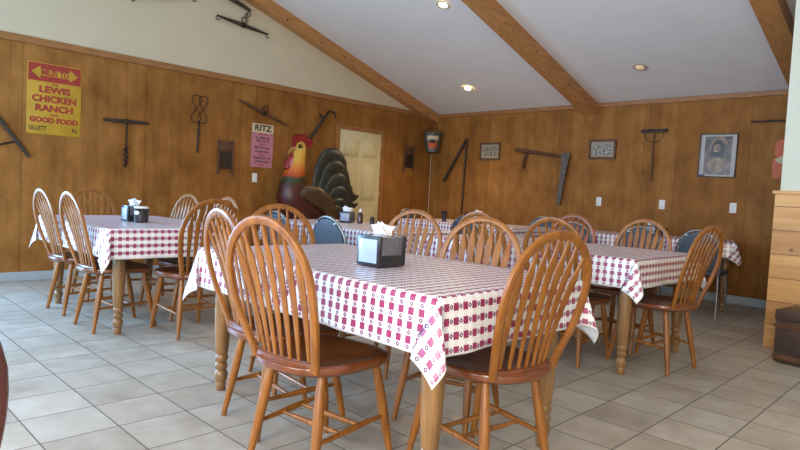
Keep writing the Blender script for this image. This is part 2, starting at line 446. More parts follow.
# ceiling slabs
b = BM()
for ya, za, yb, zb in ((0.05, H - .015, RY, RZ), (RY, RZ, YB - .05, H - .015)):
    v = [b.verts.new(p) for p in ((-.05, ya, za), (XR + .05, ya, za), (XR + .05, yb, zb), (-.05, yb, zb))]
    w2 = [b.verts.new(q.co + Vector((0, 0, .12))) for q in v]
    b.faces.new(v[::-1]); b.faces.new(w2); [b.faces.new((v[i], v[(i + 1) % 4], w2[(i + 1) % 4], w2[i])) for i in range(4)]
struct('ceiling', b, M['ceiling'], 'smooth grey white sloping drywall ceiling')
# trims
b = BM(); box(b, 0, 0.022, YB, -0.0, H - .07, H, 0.004)
struct('trim_2', b, M['trim'], 'stained wood strip along the top of the left panelling')
b = BM(); box(b, 0.022, XR, -0.022, 0, H - .06, H - .003, 0.004)
struct('trim_3', b, M['trim'], 'stained wood strip along the top of the right panelling')
b = BM(); box(b, 0, 0.016, YB, -2.12, 0, .092, 0.004); box(b, 0, 0.016, -1.12, 0, 0, .092, 0.004)
struct('baseboard_left', b, M['baseboard'], 'pale blue grey baseboard under the left panelling')
b = BM(); box(b, 0.016, XR, -0.016, 0, 0, .092, 0.004)
struct('baseboard_right', b, M['baseboard'], 'pale blue grey baseboard under the right panelling')
b = BM(); lathe(b, [(0.1, .005), (1.78, .005)], (0.03, -0.03, 0), seg=8)
tag(obj('cord', b, M['cream']), 'thin pale cord running down the corner below the pail', 'cord')
# beams
def beam(x0, x1, label):
    b = BM(); D = 0.155
    for s in (1,):
        ys = (0.0, RY); zs = (H - .0, RZ)
        v = [b.verts.new((x, y, z)) for x in (x0, x1) for y, z in ((ys[0], zs[0] + .02), (ys[1], zs[1] + .02), (ys[1], zs[1] - D), (ys[0], zs[0] - D))]
        b.faces.new(v[:4]); b.faces.new(v[4:][::-1]); [b.faces.new((v[i], v[(i + 1) % 4], v[4 + (i + 1) % 4], v[4 + i])) for i in range(4)]
        ys = (YB, RY)
        v = [b.verts.new((x, y, z)) for x in (x0, x1) for y, z in ((ys[0], zs[0] + .02), (ys[1], zs[1] + .02), (ys[1], zs[1] - D), (ys[0], zs[0] - D))]
        b.faces.new(v[:4]); b.faces.new(v[4:][::-1]); [b.faces.new((v[i], v[(i + 1) % 4], v[4 + (i + 1) % 4], v[4 + i])) for i in range(4)]
    o = obj('ceiling_beam', b, M['beam'], None, False)
    tag(o, label, 'beam', 'sloping pine ceiling beams')
    rnd = random.Random(int(x1 * 100))
    for k in range(7):
        y = -0.25 - k * 0.55 - rnd.random() * .3
        z = H - SL * y - D * (0.35 + rnd.random() * .5) 
        kb = BM(); sweep(kb, [(x1 - .004, y, z), (x1 + .0025, y, z)], .017, .011, seg=10)
        obj('knot', kb, M['knot'], o)
    return o
beam(0.0, 0.146, 'orange pine beam running up the gable against the left wall')
beam(2.79, 2.99, 'broad orange pine beam crossing the middle of the ceiling')
beam(5.30, 5.50, 'pine beam at the far right partly hidden by the pale wall end')
# door on the left wall
b = BM()
for y0, y1, z0, z1 in ((-2.11, -2.035, 0, 2.05), (-1.195, -1.12, 0, 2.05), (-2.035, -1.195, 1.985, 2.05)): box(b, 0, .024, y0, y1, z0, z1, .004)
struct('trim_4', b, M['trim'], 'stained wood casing around the cream door')
b = BM(); box(b, 0, .012, -2.033, -1.197, 0.005, 1.983, .002)
for (y0, y1) in ((-1.94, -1.66), (-1.57, -1.29)):
    for z0, z1 in ((1.60, 1.86), (0.95, 1.50), (0.20, 0.83)):
        box(b, .010, .022, y0, y1, z0, z1, .009); box(b, .012, .034, y0 + .035, y1 - .035, z0 + .035, z1 - .035, .005)
dr = struct('door_1', b, M['white_paint'], 'cream six panel door behind the painted rooster', True)
b = BM(); lathe(b, [(0, .026), (.006, .026), (.01, .010), (.035, .010), (.045, .024), (.062, .026), (.07, .015)], (.012, -1.955, .95), (1, 0, 0), 16)
obj('door_knob', b, M['brass'], dr)
for z in (.25, 1.0, 1.78):
    b = BM(); lathe(b, [(0, .007), (.09, .007)], (.018, -1.197, z), seg=8); obj('hinge', b, M['brass'], dr)
# windows outside the frame
def window(name, mt4, wd, ht, label):
    b = BM(); t = .06
    for x0, x1, z0, z1 in ((-wd / 2, wd / 2, 0, t), (-wd / 2, wd / 2, ht - t, ht), (-wd / 2, -wd / 2 + t, t, ht - t), (wd / 2 - t, wd / 2, t, ht - t), (-.015, .015, t, ht - t)):
        box(b, x0, x1, -.07, -.03, z0, z1, 0, mt4)
    o = struct(name, b, M['trim'], label)
for i, x in enumerate((2.6, 5.2, 7.8)):
    window('window_%d' % (i + 1), Matrix.Translation((x, YB, .75)), 1.8, 1.4, 'window behind the camera')
window('window_4', Matrix.Translation((0, -8.05, .4)) @ Matrix.Rotation(-PI / 2, 4, 'Z'), 2.0, 1.8, 'window on the left wall outside the frame')

# recessed ceiling lights
def can_light(x, y, lit, label):
    z = H - SL * y
    z = (H - .015) + (RZ - H + .015) * (-y / 4.75)
    t = thing('ceiling_light', label, 'light', (x, y, z), 0, 'recessed ceiling lights')
    t.rotation_euler = (-math.atan(SL), 0, 0)
    b = BM(); n = 28
    rs = [(.078, .0), (.080, -.004), (.072, -.008), (.058, -.006), (.050, -.001)]
    rings = [[b.verts.new((r * math.cos(2 * PI * k / n), r * math.sin(2 * PI * k / n), zz)) for k in range(n)] for r, zz in rs]
    for i in range(4):
        for k in range(n): b.faces.new((rings[i][k], rings[i][(k + 1) % n], rings[i + 1][(k + 1) % n], rings[i + 1][k]))
    obj('trim_ring', b, M['can_trim'], t)
    b = BM(); lathe(b, [(-.012, .030), (-.008, .043), (-.002, .050)], seg=24)
    obj('bulb', b, M['lamp_on'] if lit else M['lamp_dim'], t)
    if lit:
        l = bpy.data.lights.new('lamp_glow', 'SPOT'); l.energy = 90; l.color = (1, .72, .42); l.spot_size = 2.3; l.spot_blend = .8; l.shadow_soft_size = .05
        lo = bpy.data.objects.new('lamp_glow', l); COL.objects.link(lo); lo.parent = t; lo.location = (0, 0, -.03)
can_light(1.33, -.76, True, 'lit recessed ceiling lamp glowing warm between the two left beams')
can_light(3.89, -.81, False, 'unlit recessed ceiling lamp to the right of the middle beam')
can_light(2.36, -2.56, True, 'small lit recessed lamp high on the slope, near the top edge')

# ------------------------------------------------------------------ chairs
def bow_point(u, inset=0.0):
    """u 0..1 along the bow, left bottom to right bottom, in the chair's back plane"""
    W = .215 - inset; zc = .735; top = .958 - zc - inset
    side = 0.30
    if u < side or u > 1 - side:
        s = u / side if u < side else (1 - u) / side
        x = (.160 - inset) + (W - (.160 - inset)) * math.sin(s * PI / 2) ; z = .448 + (zc - .448) * s
        x = -x if u < side else x
    else:
        a = PI - (u - side) / (1 - 2 * side) * PI
        x = W * math.cos(a); z = zc + top * math.sin(a)
    return x, z
def lean(z):
    s = (z - .448) / .51
    return -.190 - .130 * s - .015 * math.sin(max(0, min(1, s)) * PI)
def make_chair(label, wood_m='chair', seat_m='seat'):
    t = thing('dining_chair', label, 'chair', (0, 0, 0), 0, 'arrow back dining chairs')
    mt = M[wood_m]
    # seat
    b = BM(); n = 48
    def outline(k):
        a = 2 * PI * k / n
        x, y = math.cos(a), math.sin(a)
        p = 0.62
        X = math.copysign(abs(x) ** p, x); Y = math.copysign(abs(y) ** p, y)
        wx = .226 + .012 * Y if Y > 0 else .226 - .038 * (-Y) ** 1.5
        yy = .225 * Y if Y > 0 else .240 * Y
        if Y < 0: X = math.copysign(abs(x) ** .8, x)
        return wx * X, yy
    prof = [(.02, .432), (.3, .430), (.6, .433), (.85, .443), (.95, .448), (1.0, .441), (1.012, .431), (1.0, .420), (.93, .408), (.6, .406), (.02, .406)]
    rings = []
    for s, z in prof:
        rg = []
        for k in range(n):
            x, y = outline(k)
            zz = z + (.006 if (s < .9 and z > .42 and y * s > .1) else 0)
            rg.append(b.verts.new((x * s, y * s, zz)))
        rings.append(rg)
    for i in range(len(prof) - 1):
        for k in range(n): b.faces.new((rings[i][k], rings[i][(k + 1) % n], rings[i + 1][(k + 1) % n], rings[i + 1][k]))
    b.faces.new(rings[0][::-1]); b.faces.new(rings[-1])
    # raised ridge the slats stand in
    m_ = 13; pts = []
    for i in range(m_):
        u = -1 + 2 * i / (m_ - 1)
        pts.append((u * .150, -.178 - .022 * (1 - u * u), .447))
    sweep(b, pts, .013, .020, seg=10, power=.6)
    obj('seat', b, M[seat_m], t)
    # bow
    b = BM(); pts = []
    for i in range(45):
        x, z = bow_point(i / 44)
        pts.append((x, lean(z), z))
    pts[0] = (pts[0][0], pts[0][1], .43); pts[-1] = (pts[-1][0], pts[-1][1], .43)
    sweep(b, pts, .0115, .0170, seg=10, up=Vector((0, -1, -.26)), power=.7)
    obj('bow', b, mt, t)
    # seven arrow slats
    for i in range(7):
        u = (i - 3) / 3
        xb = u * .118
        xt = u * .158
        # height on the bow at that x
        zt = .735 + (.958 - .735) * math.sqrt(max(0, 1 - (xt / .215) ** 2)) - .008
        zb = .448; yb = -.178 - .020 * (1 - u * u)
        prof = [(0, .0070, .006), (.06, .0085, .006), (.18, .0105, .0055), (.40, .0140, .0052), (.60, .0172, .0052), (.755, .0200, .0055), (.785, .0190, .0058), (.84, .0120, .006), (.89, .0072, .006), (1.0, .0060, .0055)]
        P = []; 
        for s, wv, dv in prof:
            z = zb + (zt - zb) * s
            y = yb + (lean(zt) - yb) * s + .010 * math.sin(s * PI)
            P.append((xb + (xt - xb) * s, y, z))
        b = BM(); sweep(b, P, [q[2] for q in prof], [q[1] for q in prof], seg=8, up=Vector((0, -1, 0)), power=.8)
        obj('back_slat', b, mt, t)
    # legs
    legs = {}
    for nm, (tx, ty, fx, fy) in {'RL': (-.130, -.125, -.178, -.195), 'RR': (.130, -.125, .178, -.195), 'FL': (-.150, .150, -.182, .238), 'FR': (.150, .150, .182, .238)}.items():
        a = Vector((tx, ty, .415)); f = Vector((fx, fy, 0.0)); legs[nm] = (a, f)
        prof = [(0, .0130), (.06, .0150), (.25, .0185), (.45, .0200), (.55, .0195), (.75, .0165), (.93, .0125), (.97, .0130), (1.0, .0120)]
        b = BM(); sweep(b, [a.lerp(f, s) for s, r in prof], [r for s, r in prof], seg=12, up=Vector((1, 0, 0)))
        obj('leg', b, mt, t)
    def at(nm, z):
        a, f = legs[nm]; return f.lerp(a, z / .415)
    def stretch(p, q, r=.0115):
        prof = [(0, r * .62), (.12, r * .75), (.5, r * 1.12), (.88, r * .75), (1, r * .62)]
        b = BM(); sweep(b, [p.lerp(q, s) for s, _ in prof], [k for _, k in prof], seg=10)
        obj('stretcher', b, mt, t)
    l0, l1 = at('RL', .165), at('FL', .185); r0, r1 = at('RR', .165), at('FR', .185)
    stretch(l0, l1); stretch(r0, r1)
    stretch(l0.lerp(l1, .34), r0.lerp(r1, .34), .0105); stretch(l0.lerp(l1, .62), r0.lerp(r1, .62), .0105)
    return t
chair0 = make_chair('large honey oak arrow back chair nearest the camera, left of the front table corner')
chair_red0 = make_chair('reddish oak chair, left of two on the wall side of the right hand table', 'chair_red', 'chair_red')
CH = [ # x, y, facing angle, label
 (5.105, -6.262, .12, None),
 (4.645, -6.125, -.12, 'honey oak chair seen almost edge on, just left of the large foreground chair'),
 (5.548, -5.785, 1.42, 'honey oak chair at the near right end of the front table, back over cloth'),
 (4.165, -5.720, -PI / 2 - .25, 'chair at the far left end of the front table, behind the large foreground chair'),
 (4.27, -5.110, PI + .22, 'chair across the front table directly right of its napkin dispenser'),
 (5.09, -5.430, PI + .27, 'chair across the front table with the wide bow in the middle of the picture'),
 (5.355, -3.590, 1.44, 'leaning honey oak chair at the near right end of the right hand table'),
 (4.30, -3.930, 0, 'chair at right hand table, bow just showing over the middle bow of the front table'),
 (4.905, -3.940, 0, 'chair at the right hand table seen through the front table end chair'),
 (1.705, -6.045, .04, 'leftmost chair in the picture, farther of two on the near side of the left table'),
 (2.395, -6.055, .02, 'second chair from the left, beside the hanging cloth corner of the left table'),
 (2.850, -5.680, 1.56, 'honey oak chair at the near right end of the left table'),
 (1.20, -5.73, -PI / 2, 'chair at the far end of the left table against the panelled wall, facing front'),
 (1.630, -5.42, PI + .12, 'small far chair on the wall side of the left table, right of its napkin dispenser'),
 (2.30, -5.42, PI, 'far chair behind the left table, peeping past the bow of its end chair'),
 (4.955, -3.23, PI, 'wide bowed chair on the wall side of the right hand table facing the camera'),
]
for i, (x, y, a, lb) in enumerate(CH):
    if i == 0: chair0.location = (x, y, 0); chair0.rotation_euler = (0, 0, a)
    else: dup(chair0, (x, y, 0), a, lb)
chair_red0.location = (4.33, -3.23, 0); chair_red0.rotation_euler = (0, 0, PI)
mar = make_chair('dark maroon wooden chair, only a sliver showing at the bottom left edge', 'maroon', 'maroon')
mar.location = (5.541, -7.659, 0); mar.rotation_euler = (0, 0, 1.4)

# ------------------------------------------------------------------ grey banquet chairs
def make_grey(label):
    t = thing('banquet_chair', label, 'chair', (0, 0, 0), 0, 'grey metal framed chairs with rounded backs')
    def bp(u, W=.205, top=.862):
        if u < .3 or u > .7:
            s = u / .3 if u < .3 else (1 - u) / .3
            x = W * (.90 + .10 * math.sin(s * PI / 2)); z = .40 + .24 * s; x = -x if u < .3 else x
        else:
            a = PI - (u - .3) / .4 * PI; x = W * math.cos(a); z = .64 + (top - .64) * math.sin(a)
        return x, z
    ly = lambda z: -.20 - .09 * (z - .4) / .46
    b = BM(); sweep(b, [(x, ly(z), z) for x, z in [bp(i / 32) for i in range(33)]], .011, seg=10, up=Vector((0, 1, 0)))
    obj('back_frame', b, M['grey_metal'], t)
    b = BM(); poly = [bp(i / 32, .188, .845) for i in range(2, 31)]
    for s, dy in ((1, -.012), (1, .014)): pass
    vs0 = [b.verts.new((x, ly(z) - .010, max(z, .47))) for x, z in poly]; vs1 = [b.verts.new((x, ly(z) + .016, max(z, .47))) for x, z in poly]
    c0 = [b.verts.new((x * .8, ly(z) - .018, .5 + (max(z, .47) - .5) * .9)) for x, z in poly]
    b.faces.new(c0[::-1]); b.faces.new(vs1)
    for i in range(len(poly)):
        j = (i + 1) % len(poly)
        b.faces.new((vs0[i], vs0[j], vs1[j], vs1[i])); b.faces.new((c0[i], c0[j], vs0[j], vs0[i]))
    obj('backrest', b, M['grey_fabric'], t)
    for x, z in (bp(.2), bp(.8), bp(.42), bp(.58)):
        b = BM(); box(b, -.014, .014, -.006, .006, -.008, .008, .002, Matrix.Translation((x * .93, ly(z) - .014, z - .012)))
        obj('bracket', b, M['grey_metal'], t)
    b = BM(); box(b, -.205, .205, -.20, .21, .415, .462, .018); obj('seat', b, M['grey_fabric'], t)
    for sx in (-1, 1):
        b = BM(); sweep(b, [(sx * .186, -.20, .42), (sx * .195, -.235, 0)], .011, seg=10, up=Vector((0, 1, 0))); obj('leg', b, M['grey_metal'], t)
        b = BM(); sweep(b, [(sx * .186, .17, .42), (sx * .195, .22, 0)], .011, seg=10, up=Vector((0, 1, 0))); obj('leg', b, M['grey_metal'], t)
    return t
g0 = make_grey('slate grey rounded chair before the middle back table, left of the front napkin dispenser')
GR = [(3.175, -4.44, 0, None),
 (2.46, -4.44, 0, 'slate grey rounded chair before the middle back table, seen through foreground chair slats'),
 (2.78, -2.20, 0, 'slate grey chair before the far corner table, beside a wooden bow'),
 (2.62, -.88, PI, 'grey chair behind the far corner table, its rounded top between two wood bows'),
 (1.16, -1.42, -PI / 2, 'grey chair at the left end of the far corner table, seen past a front chair'),
 (3.62, -1.50, .3, 'slate grey chair before the far right table, its edge showing right of the reddish bow'),
 (4.28, -1.32, .3, 'slate grey chair before the far right table, seen through the wide bow'),
 (4.83, -1.10, .1, 'rightmost slate grey chair before the far right table, beside the leaning end chair')]
for i, (x, y, a, lb) in enumerate(GR):
    if i == 0: g0.location = (x, y, 0); g0.rotation_euler = (0, 0, a)
    else: dup(g0, (x, y, 0), a, lb)

# ------------------------------------------------------------------ tables and cloths
LEGP = [(0, .020), (.006, .024), (.035, .027), (.045, .024), (.055, .030), (.080, .036), (.100, .030), (.108, .024), (.116, .031), (.135, .034), (.148, .024), (.156, .030), (.170, .035), (.182, .033), (.190, .028), (.20, .033), (.30, .039), (.42, .042), (.50, .041), (.535, .036), (.545, .028), (.553, .036), (.570, .041), (.588, .034), (.596, .028), (.606, .036), (.632, .041), (.64, .036)]
def make_table(label, cx, cy, rz, Lx, Ly, ix, iy):
    t = thing('dining_table', label, 'table', (cx, cy, 0), rz, 'wooden dining tables')
    b = BM(); box(b, -Lx / 2, Lx / 2, -Ly / 2, Ly / 2, .714, .738, .006); obj('tabletop', b, M['table'], t)
    ax, ay = Lx / 2 - ix, Ly / 2 - iy
    for sx in (-1, 1):
        b = BM(); box(b, sx * ax - .011, sx * ax + .011, -ay + .04, ay - .04, .63, .714, .002); obj('apron', b, M['table'], t)
    for sy in (-1, 1):
        b = BM(); box(b, -ax + .04, ax - .04, sy * ay - .011, sy * ay + .011, .63, .714, .002); obj('apron', b, M['table'], t)
    for sx in (-1, 1):
        for sy in (-1, 1):
            b = BM(); lathe(b, LEGP, (sx * ax, sy * ay, 0), seg=22)
            box(b, sx * ax - .041, sx * ax + .041, sy * ay - .041, sy * ay + .041, .628, .714, .004)
            obj('leg', b, M['table'], t)
    return t
def cloth(label, cx, cy, rz, Lx, Ly, d, seed, sag=0.0):
    rnd = random.Random(seed); ph = [rnd.random() * 6.28 for _ in range(8)]
    a, c = Lx / 2 + .004, Ly / 2 + .004; r0 = .012
    def axis_samples(h):
        n = int(2 * h / .03); inner = [-h + 2 * h * i / n for i in range(n + 1)]
        m_ = 12; outer = [h + d * (i / m_) for i in range(1, m_ + 1)]
        return [-x for x in outer[::-1]] + inner + outer
    US, VS = axis_samples(a), axis_samples(c)
    b = BM(); uvl = b.loops.layers.uv.new('UVMap'); hl = b.loops.layers.uv.new('Hem')
    Z0 = .742
    def wav(s, k): return math.sin(s * 17 + ph[k]) * .5 + math.sin(s * 31 + ph[k + 1]) * .3 + math.sin(s * 7.5 + ph[k + 2]) * .5
    def pos(u, v):
        du, dv = max(0, abs(u) - a), max(0, abs(v) - c)
        su, sv = (1 if u > 0 else -1), (1 if v > 0 else -1)
        if du == 0 and dv == 0:
            return Vector((u, v, Z0 + .0012 * math.sin(u * 5 + ph[0]) * math.sin(v * 7 + ph[1])))
        if dv == 0 or du == 0:
            r = du + dv; along = v if dv == 0 else u; lim = c if dv == 0 else a
            fade = 1.0; k = (0 if su > 0 else 1) if dv == 0 else (2 if sv > 0 else 3)
            edge = min(1, (lim - abs(along)) / .12)
            out = r0 * min(1, r / .02) + r * .05 + (r / d) * (.008 * wav(along, k)) * edge
            z = Z0 - max(0, r - .006)
            return Vector((su * (a + out), v, z)) if dv == 0 else Vector((u, sv * (c + out), z))
        r = math.hypot(du, dv); phi = math.atan2(dv, du); p2 = 2 * phi
        rr = r
        q = phi / (PI / 2)
        A = (-.20 * math.sin(q * 2 * PI) if q < .5 else .52 * ((q - .5) / .32) ** 1.2 if q < .82 else .52 * (1 - q) / .18)
        base = .05 + r0 / max(r, .02) * min(1, r / .02)
        gx = base * math.cos(phi) ** 2 + .13 * math.sin(p2) - A * .85
        gy = base * math.sin(phi) ** 2 + .17 * math.sin(p2) + .04 * math.sin(p2 * .5) ** 4
        z = Z0 - max(0, rr - .006)
        return Vector((su * (a + gx * rr), sv * (c + gy * rr), z))
    grid = [[b.verts.new(pos(u, v)) for v in VS] for u in US]
    for i in range(len(US) - 1):
        for j in range(len(VS) - 1):
            f = b.faces.new((grid[i][j], grid[i + 1][j], grid[i + 1][j + 1], grid[i][j + 1])); f.smooth = True
            for lp, (ii, jj) in zip(f.loops, ((i, j), (i + 1, j), (i + 1, j + 1), (i, j + 1))):
                lp[uvl].uv = (US[ii], VS[jj])
                e = min(a + d - abs(US[ii]), c + d - abs(VS[jj])); lp[hl].uv = (e, 0)
    me = bpy.data.meshes.new('tablecloth'); b.to_mesh(me); b.free()
    me.materials.append(M['cloth']); me.materials.append(M['cloth_back'])
    o = bpy.data.objects.new('tablecloth', me); COL.objects.link(o)
    o.location = (cx, cy, 0); o.rotation_euler = (0, 0, rz)
    md = o.modifiers.new('thickness', 'SOLIDIFY'); md.thickness = .0016; md.offset = -1; md.material_offset = 1
    tag(o, label, 'tablecloth', 'red and white checked tablecloths')
    return o
def from_corner(xr, yf, Lx, Ly, rz):
    """near right corner -> centre"""
    c, s = math.cos(rz), math.sin(rz)
    return xr - c * Lx / 2 - s * Ly / 2, yf - s * Lx / 2 + c * Ly / 2
cx, cy = from_corner(5.665, -6.238, 1.63, 0.92, -0.01)
make_table('turned leg oak table under the large checked cloth in the foreground', cx, cy, -0.01, 1.63, 0.92, 0.08, 0.09)
cloth('red and white checked cloth on the large foreground table', cx, cy, -0.01, 1.63, 0.92, 0.203, 1)
cx, cy = from_corner(5.385, -4.07, 1.8, 1.04, 0)
make_table('oak table with a ringed turned leg at the right, behind the foreground table', cx, cy, 0, 1.8, 1.04, 0.075, 0.065)
cloth('checked cloth on the right hand table, a pointed corner over its leg', cx, cy, 0, 1.8, 1.04, 0.19, 2)
cx, cy = from_corner(2.8, -6.23, 1.57, 0.98, 0)
make_table('oak table at the left standing near the panelled wall', cx, cy, 0, 1.57, 0.98, 0.13, 0.11)
cloth('checked cloth on the left hand table, drooping corner at front', cx, cy, 0, 1.57, 0.98, 0.208, 3)
cx, cy = from_corner(3.31, -4.26, 1.75, 0.98, 0)
make_table('oak table in the middle back, in front of the painted rooster', cx, cy, 0, 1.75, 0.98, 0.1, 0.1)
cloth('checked cloth on the middle back table in front of the painted rooster', cx, cy, 0, 1.75, 0.98, 0.19, 4)
cx, cy = from_corner(3.02, -1.9, 1.8, 0.92, 0)
make_table('dark oak table in the far corner of the room', cx, cy, 0, 1.8, 0.92, 0.1, 0.1)
cloth('checked cloth on the far corner table with a dark glass on it', cx, cy, 0, 1.8, 0.92, 0.19, 5)
cx, cy = from_corner(5.03, -0.80, 1.7, 0.66, .30)
make_table('dark oak table along the right wall with one turned leg showing', cx, cy, .30, 1.7, 0.66, 0.07, 0.07)
cloth('checked cloth on the far right table along the right wall', cx, cy, .30, 1.7, 0.66, 0.17, 6)

# ------------------------------------------------------------------ things on the tables
ZT = .7445
def napkins(parent, z, s=1.0, seed=0):
    rnd = random.Random(seed)
    b = BM()
    for k in range(3):
        n = 9; rows = 5; yo = (k - 1) * .012; g = []
        for i in range(n):
            u = i / (n - 1)
            col = []
            for j in range(rows):
                w_ = j / (rows - 1)
                x = (u - .5) * .085 * (1 - .10 * w_) + .003 * math.sin(w_ * 5 + k) + (k - 1) * .007 * w_
                y = yo + .008 * math.sin(u * 4 + k * 2) * w_ + (k - 1) * .014 * w_ * w_
                zz = -.008 + w_ * (.040 + .007 * math.sin(u * 3.5 + k * 1.7) + .010 * (1 - u) * (k + .5))
                col.append(b.verts.new((x * s, y * s, z + zz * s)))
            g.append(col)
        for i in range(n - 1):
            for j in range(rows - 1): b.faces.new((g[i][j], g[i + 1][j], g[i + 1][j + 1], g[i][j + 1]))
    o = obj('napkins', b, M['paper'], parent)
    md = o.modifiers.new('thickness', 'SOLIDIFY'); md.thickness = .002
    return o
def dispenser(label, x, y, rz, w_=.135, l_=.165, h_=.118, ins='insert', seed=0, near=True):
    t = thing('napkin_dispenser', label, 'napkin dispenser', (x, y, ZT), rz, 'napkin dispensers')
    hw, hl = w_ / 2, l_ / 2
    b = BM(); box(b, -hw, hw, -hl, hl, 0, .050, .004)
    obj('base', b, M['black'], t)
    b = BM(); box(b, -hw + .004, hw - .004, -hl + .012, hl - .012, .046, h_ - .006, .006)
    for s in (-1, 1):
        for yy in (-.030, .030): box(b, s * (hw - .003) - .002, s * (hw - .003) + .002, yy - .003, yy + .003, .05, h_ - .012)
    obj('body', b, M['smoke'], t)
    for s in (-1, 1):
        b = BM(); box(b, -hw - .002, hw + .002, s * (hl - .006) - .008, s * (hl - .006) + .008, .004, h_ - .002, .004)
        fr = obj('face_plate', b, M['black'], t)
        b = BM(); box(b, -hw + .014, hw - .014, s * (hl + .003) - .002, s * (hl + .003) + .002, .016, h_ - .018, .001)
        obj('card', b, M[ins], fr)
    b = BM(); n = 9
    # domed lid with a slot
    for k0, k1 in ((-hl, -.016), (.016, hl)):
        g = [[b.verts.new((-hw + (w_) * i / n, yy, h_ - .008 + .016 * math.sin(PI * (i / n)) ** .6 * (1 - .55 * abs(yy) / hl))) for yy in (k0, (k0 + k1) / 2, k1)] for i in range(n + 1)]
        lo = [[b.verts.new((-hw + (w_) * i / n, yy, h_ - .012)) for yy in (k0, k1)] for i in range(n + 1)]
        for i in range(n):
            for j in range(2): b.faces.new((g[i][j], g[i + 1][j], g[i + 1][j + 1], g[i][j + 1]))
            b.faces.new((lo[i][0], lo[i + 1][0], g[i + 1][0], g[i][0])); b.faces.new((lo[i][1], lo[i + 1][1], g[i + 1][2], g[i][2]))
    obj('lid', b, M['smoke_lid'], t)
    napkins(t, h_ + .004, 1.0, seed)
    return t
dispenser('black and smoke napkin dispenser with a pale blue card on the foreground table', 4.975, -5.84, .03, .140, .165, .138)
dispenser('small dark napkin dispenser with a grey blue card on the left table', 2.04, -5.78, .10, .11, .15, .125, 'insert_grey', 1)
dispenser('napkin dispenser with a grey card on the middle back table before the rooster', 2.10, -3.60, .55, .12, .15, .115, 'insert_grey', 2)
dispenser('napkin dispenser on the far corner table with a white napkin showing over a bow', 2.18, -1.44, .3, .12, .15, .115, 'insert_grey', 3)
dispenser('napkin dispenser on the far right table framed inside the wide bow', 4.08, -.62, .3, .12, .15, .115, 'insert_grey', 4)
# dark jar with an oval white label beside the left dispenser
j = thing('condiment_jar', 'round dark jar with an oval white label and white lid on the left table', 'jar', (2.17, -5.775, ZT))
b = BM(); lathe(b, [(0, .046), (.006, .053), (.05, .056), (.103, .058), (.109, .053)], seg=28); obj('body', b, M['glass'], j)
b = BM(); lathe(b, [(.105, .050), (.111, .054), (.121, .052), (.125, .038)], seg=28); obj('lid', b, M['white'], j)
b = BM(); prism(b, [(.021 * math.cos(2 * PI * k / 20), .016 * math.sin(2 * PI * k / 20)) for k in range(20)], .0025,
      Matrix.Rotation(.60, 4, 'Z') @ Matrix.Translation((0, -.0585, .075)) @ Matrix.Rotation(PI / 2, 4, 'X'))
lb = obj('paper_label', b, M['white'], j); lb['label'] = 'oval white label'
# bottle and dark jar on the middle back table
j = thing('sauce_bottle', 'dark brown sauce bottle with a pale cap on the middle back table', 'bottle', (2.26, -3.56, ZT))
b = BM(); lathe(b, [(0, .026), (.004, .030), (.085, .030), (.105, .022), (.120, .014)], seg=20); obj('body', b, M['sauce'], j)
b = BM(); lathe(b, [(.116, .016), (.132, .015), (.15, .006), (.158, .004)], seg=16); obj('cap', b, M['white'], j)
b = BM(); lathe(b, [(0, .022), (.003, .025), (.055, .025), (.06, .020), (.075, .018), (.078, .010)], seg=18)
tag(obj('pepper_shaker', b, M['glass'], None, True, (2.36, -3.48, ZT)), 'small dark shaker right of the brown sauce bottle on the middle back table', 'shaker')
b = BM(); lathe(b, [(0, .024), (.004, .028), (.10, .036), (.135, .038), (.132, .034), (.02, .024)], seg=20)
tag(obj('tumbler', b, M['glass'], None, True, (1.87, -1.76, ZT)), 'tall dark tumbler standing on the far corner table', 'glass')
b = BM(); lathe(b, [(0, .026), (.004, .030), (.085, .030), (.105, .018), (.14, .012), (.145, .006)], seg=20)
tag(obj('sauce_bottle', b, M['sauce'], None, True, (2.06, -1.56, ZT)), 'dark bottle left of the napkin dispenser on the far corner table', 'bottle')
b = BM(); lathe(b, [(0, .030), (.004, .034), (.075, .034), (.09, .028), (.10, .012)], seg=20)
tag(obj('condiment_jar', b, M['glass'], None, True, (4.22, -.58, ZT)), 'dark jar right of the napkin dispenser on the far right table', 'jar')

# ------------------------------------------------------------------ wall tools and signs, left wall
def wbar(bm, p, q, r0, r1=None, flat=1.0, z0=.0, seg=10, power=.8):
    r1 = r0 if r1 is None else r1
    rm = max(r0, r1) * flat
    a = Vector((p[0], p[1], z0)); c = Vector((q[0], q[1], z0))
    n = 6
    rs = [r0 + (r1 - r0) * i / n for i in range(n + 1)]
    return sweep(bm, [a.lerp(c, i / n) for i in range(n + 1)], [x * flat for x in rs], rs, seg=seg, up=Vector((0, 0, 1)), power=power)
def ring(bm, c, R, r, z0=.01, n=20, a0=0, a1=2 * PI, ry=None):
    ry = ry or R
    full = abs(a1 - a0 - 2 * PI) < 1e-3
    pts = [(c[0] + R * math.cos(a0 + (a1 - a0) * i / n), c[1] + ry * math.sin(a0 + (a1 - a0) * i / n), z0) for i in range(n + 1)]
    return sweep(bm, pts, r, seg=8, up=Vector((0, 0, 1)), cap=not full)
# yoke at the left edge
t = hang(thing('a_frame_yoke', 'dark A shaped iron and wood tool hung at the left edge of the picture', 'tool'), 'L', -6.30, 1.25, 0, .03)
b = BM(); wbar(b, (-.06, .44), (.27, 0), .022, .018, .6); obj('side_bar', b, M['old_wood'], t)
b = BM(); wbar(b, (-.06, .44), (-.39, 0), .022, .018, .6); obj('side_bar', b, M['old_wood'], t)
b = BM(); sweep(b, [(-.25, .13, 0), (-.14, .095, 0), (-.06, .09, 0), (.02, .10, 0), (.14, .14, 0)], .010, seg=8); obj('cross_bar', b, M['iron'], t)
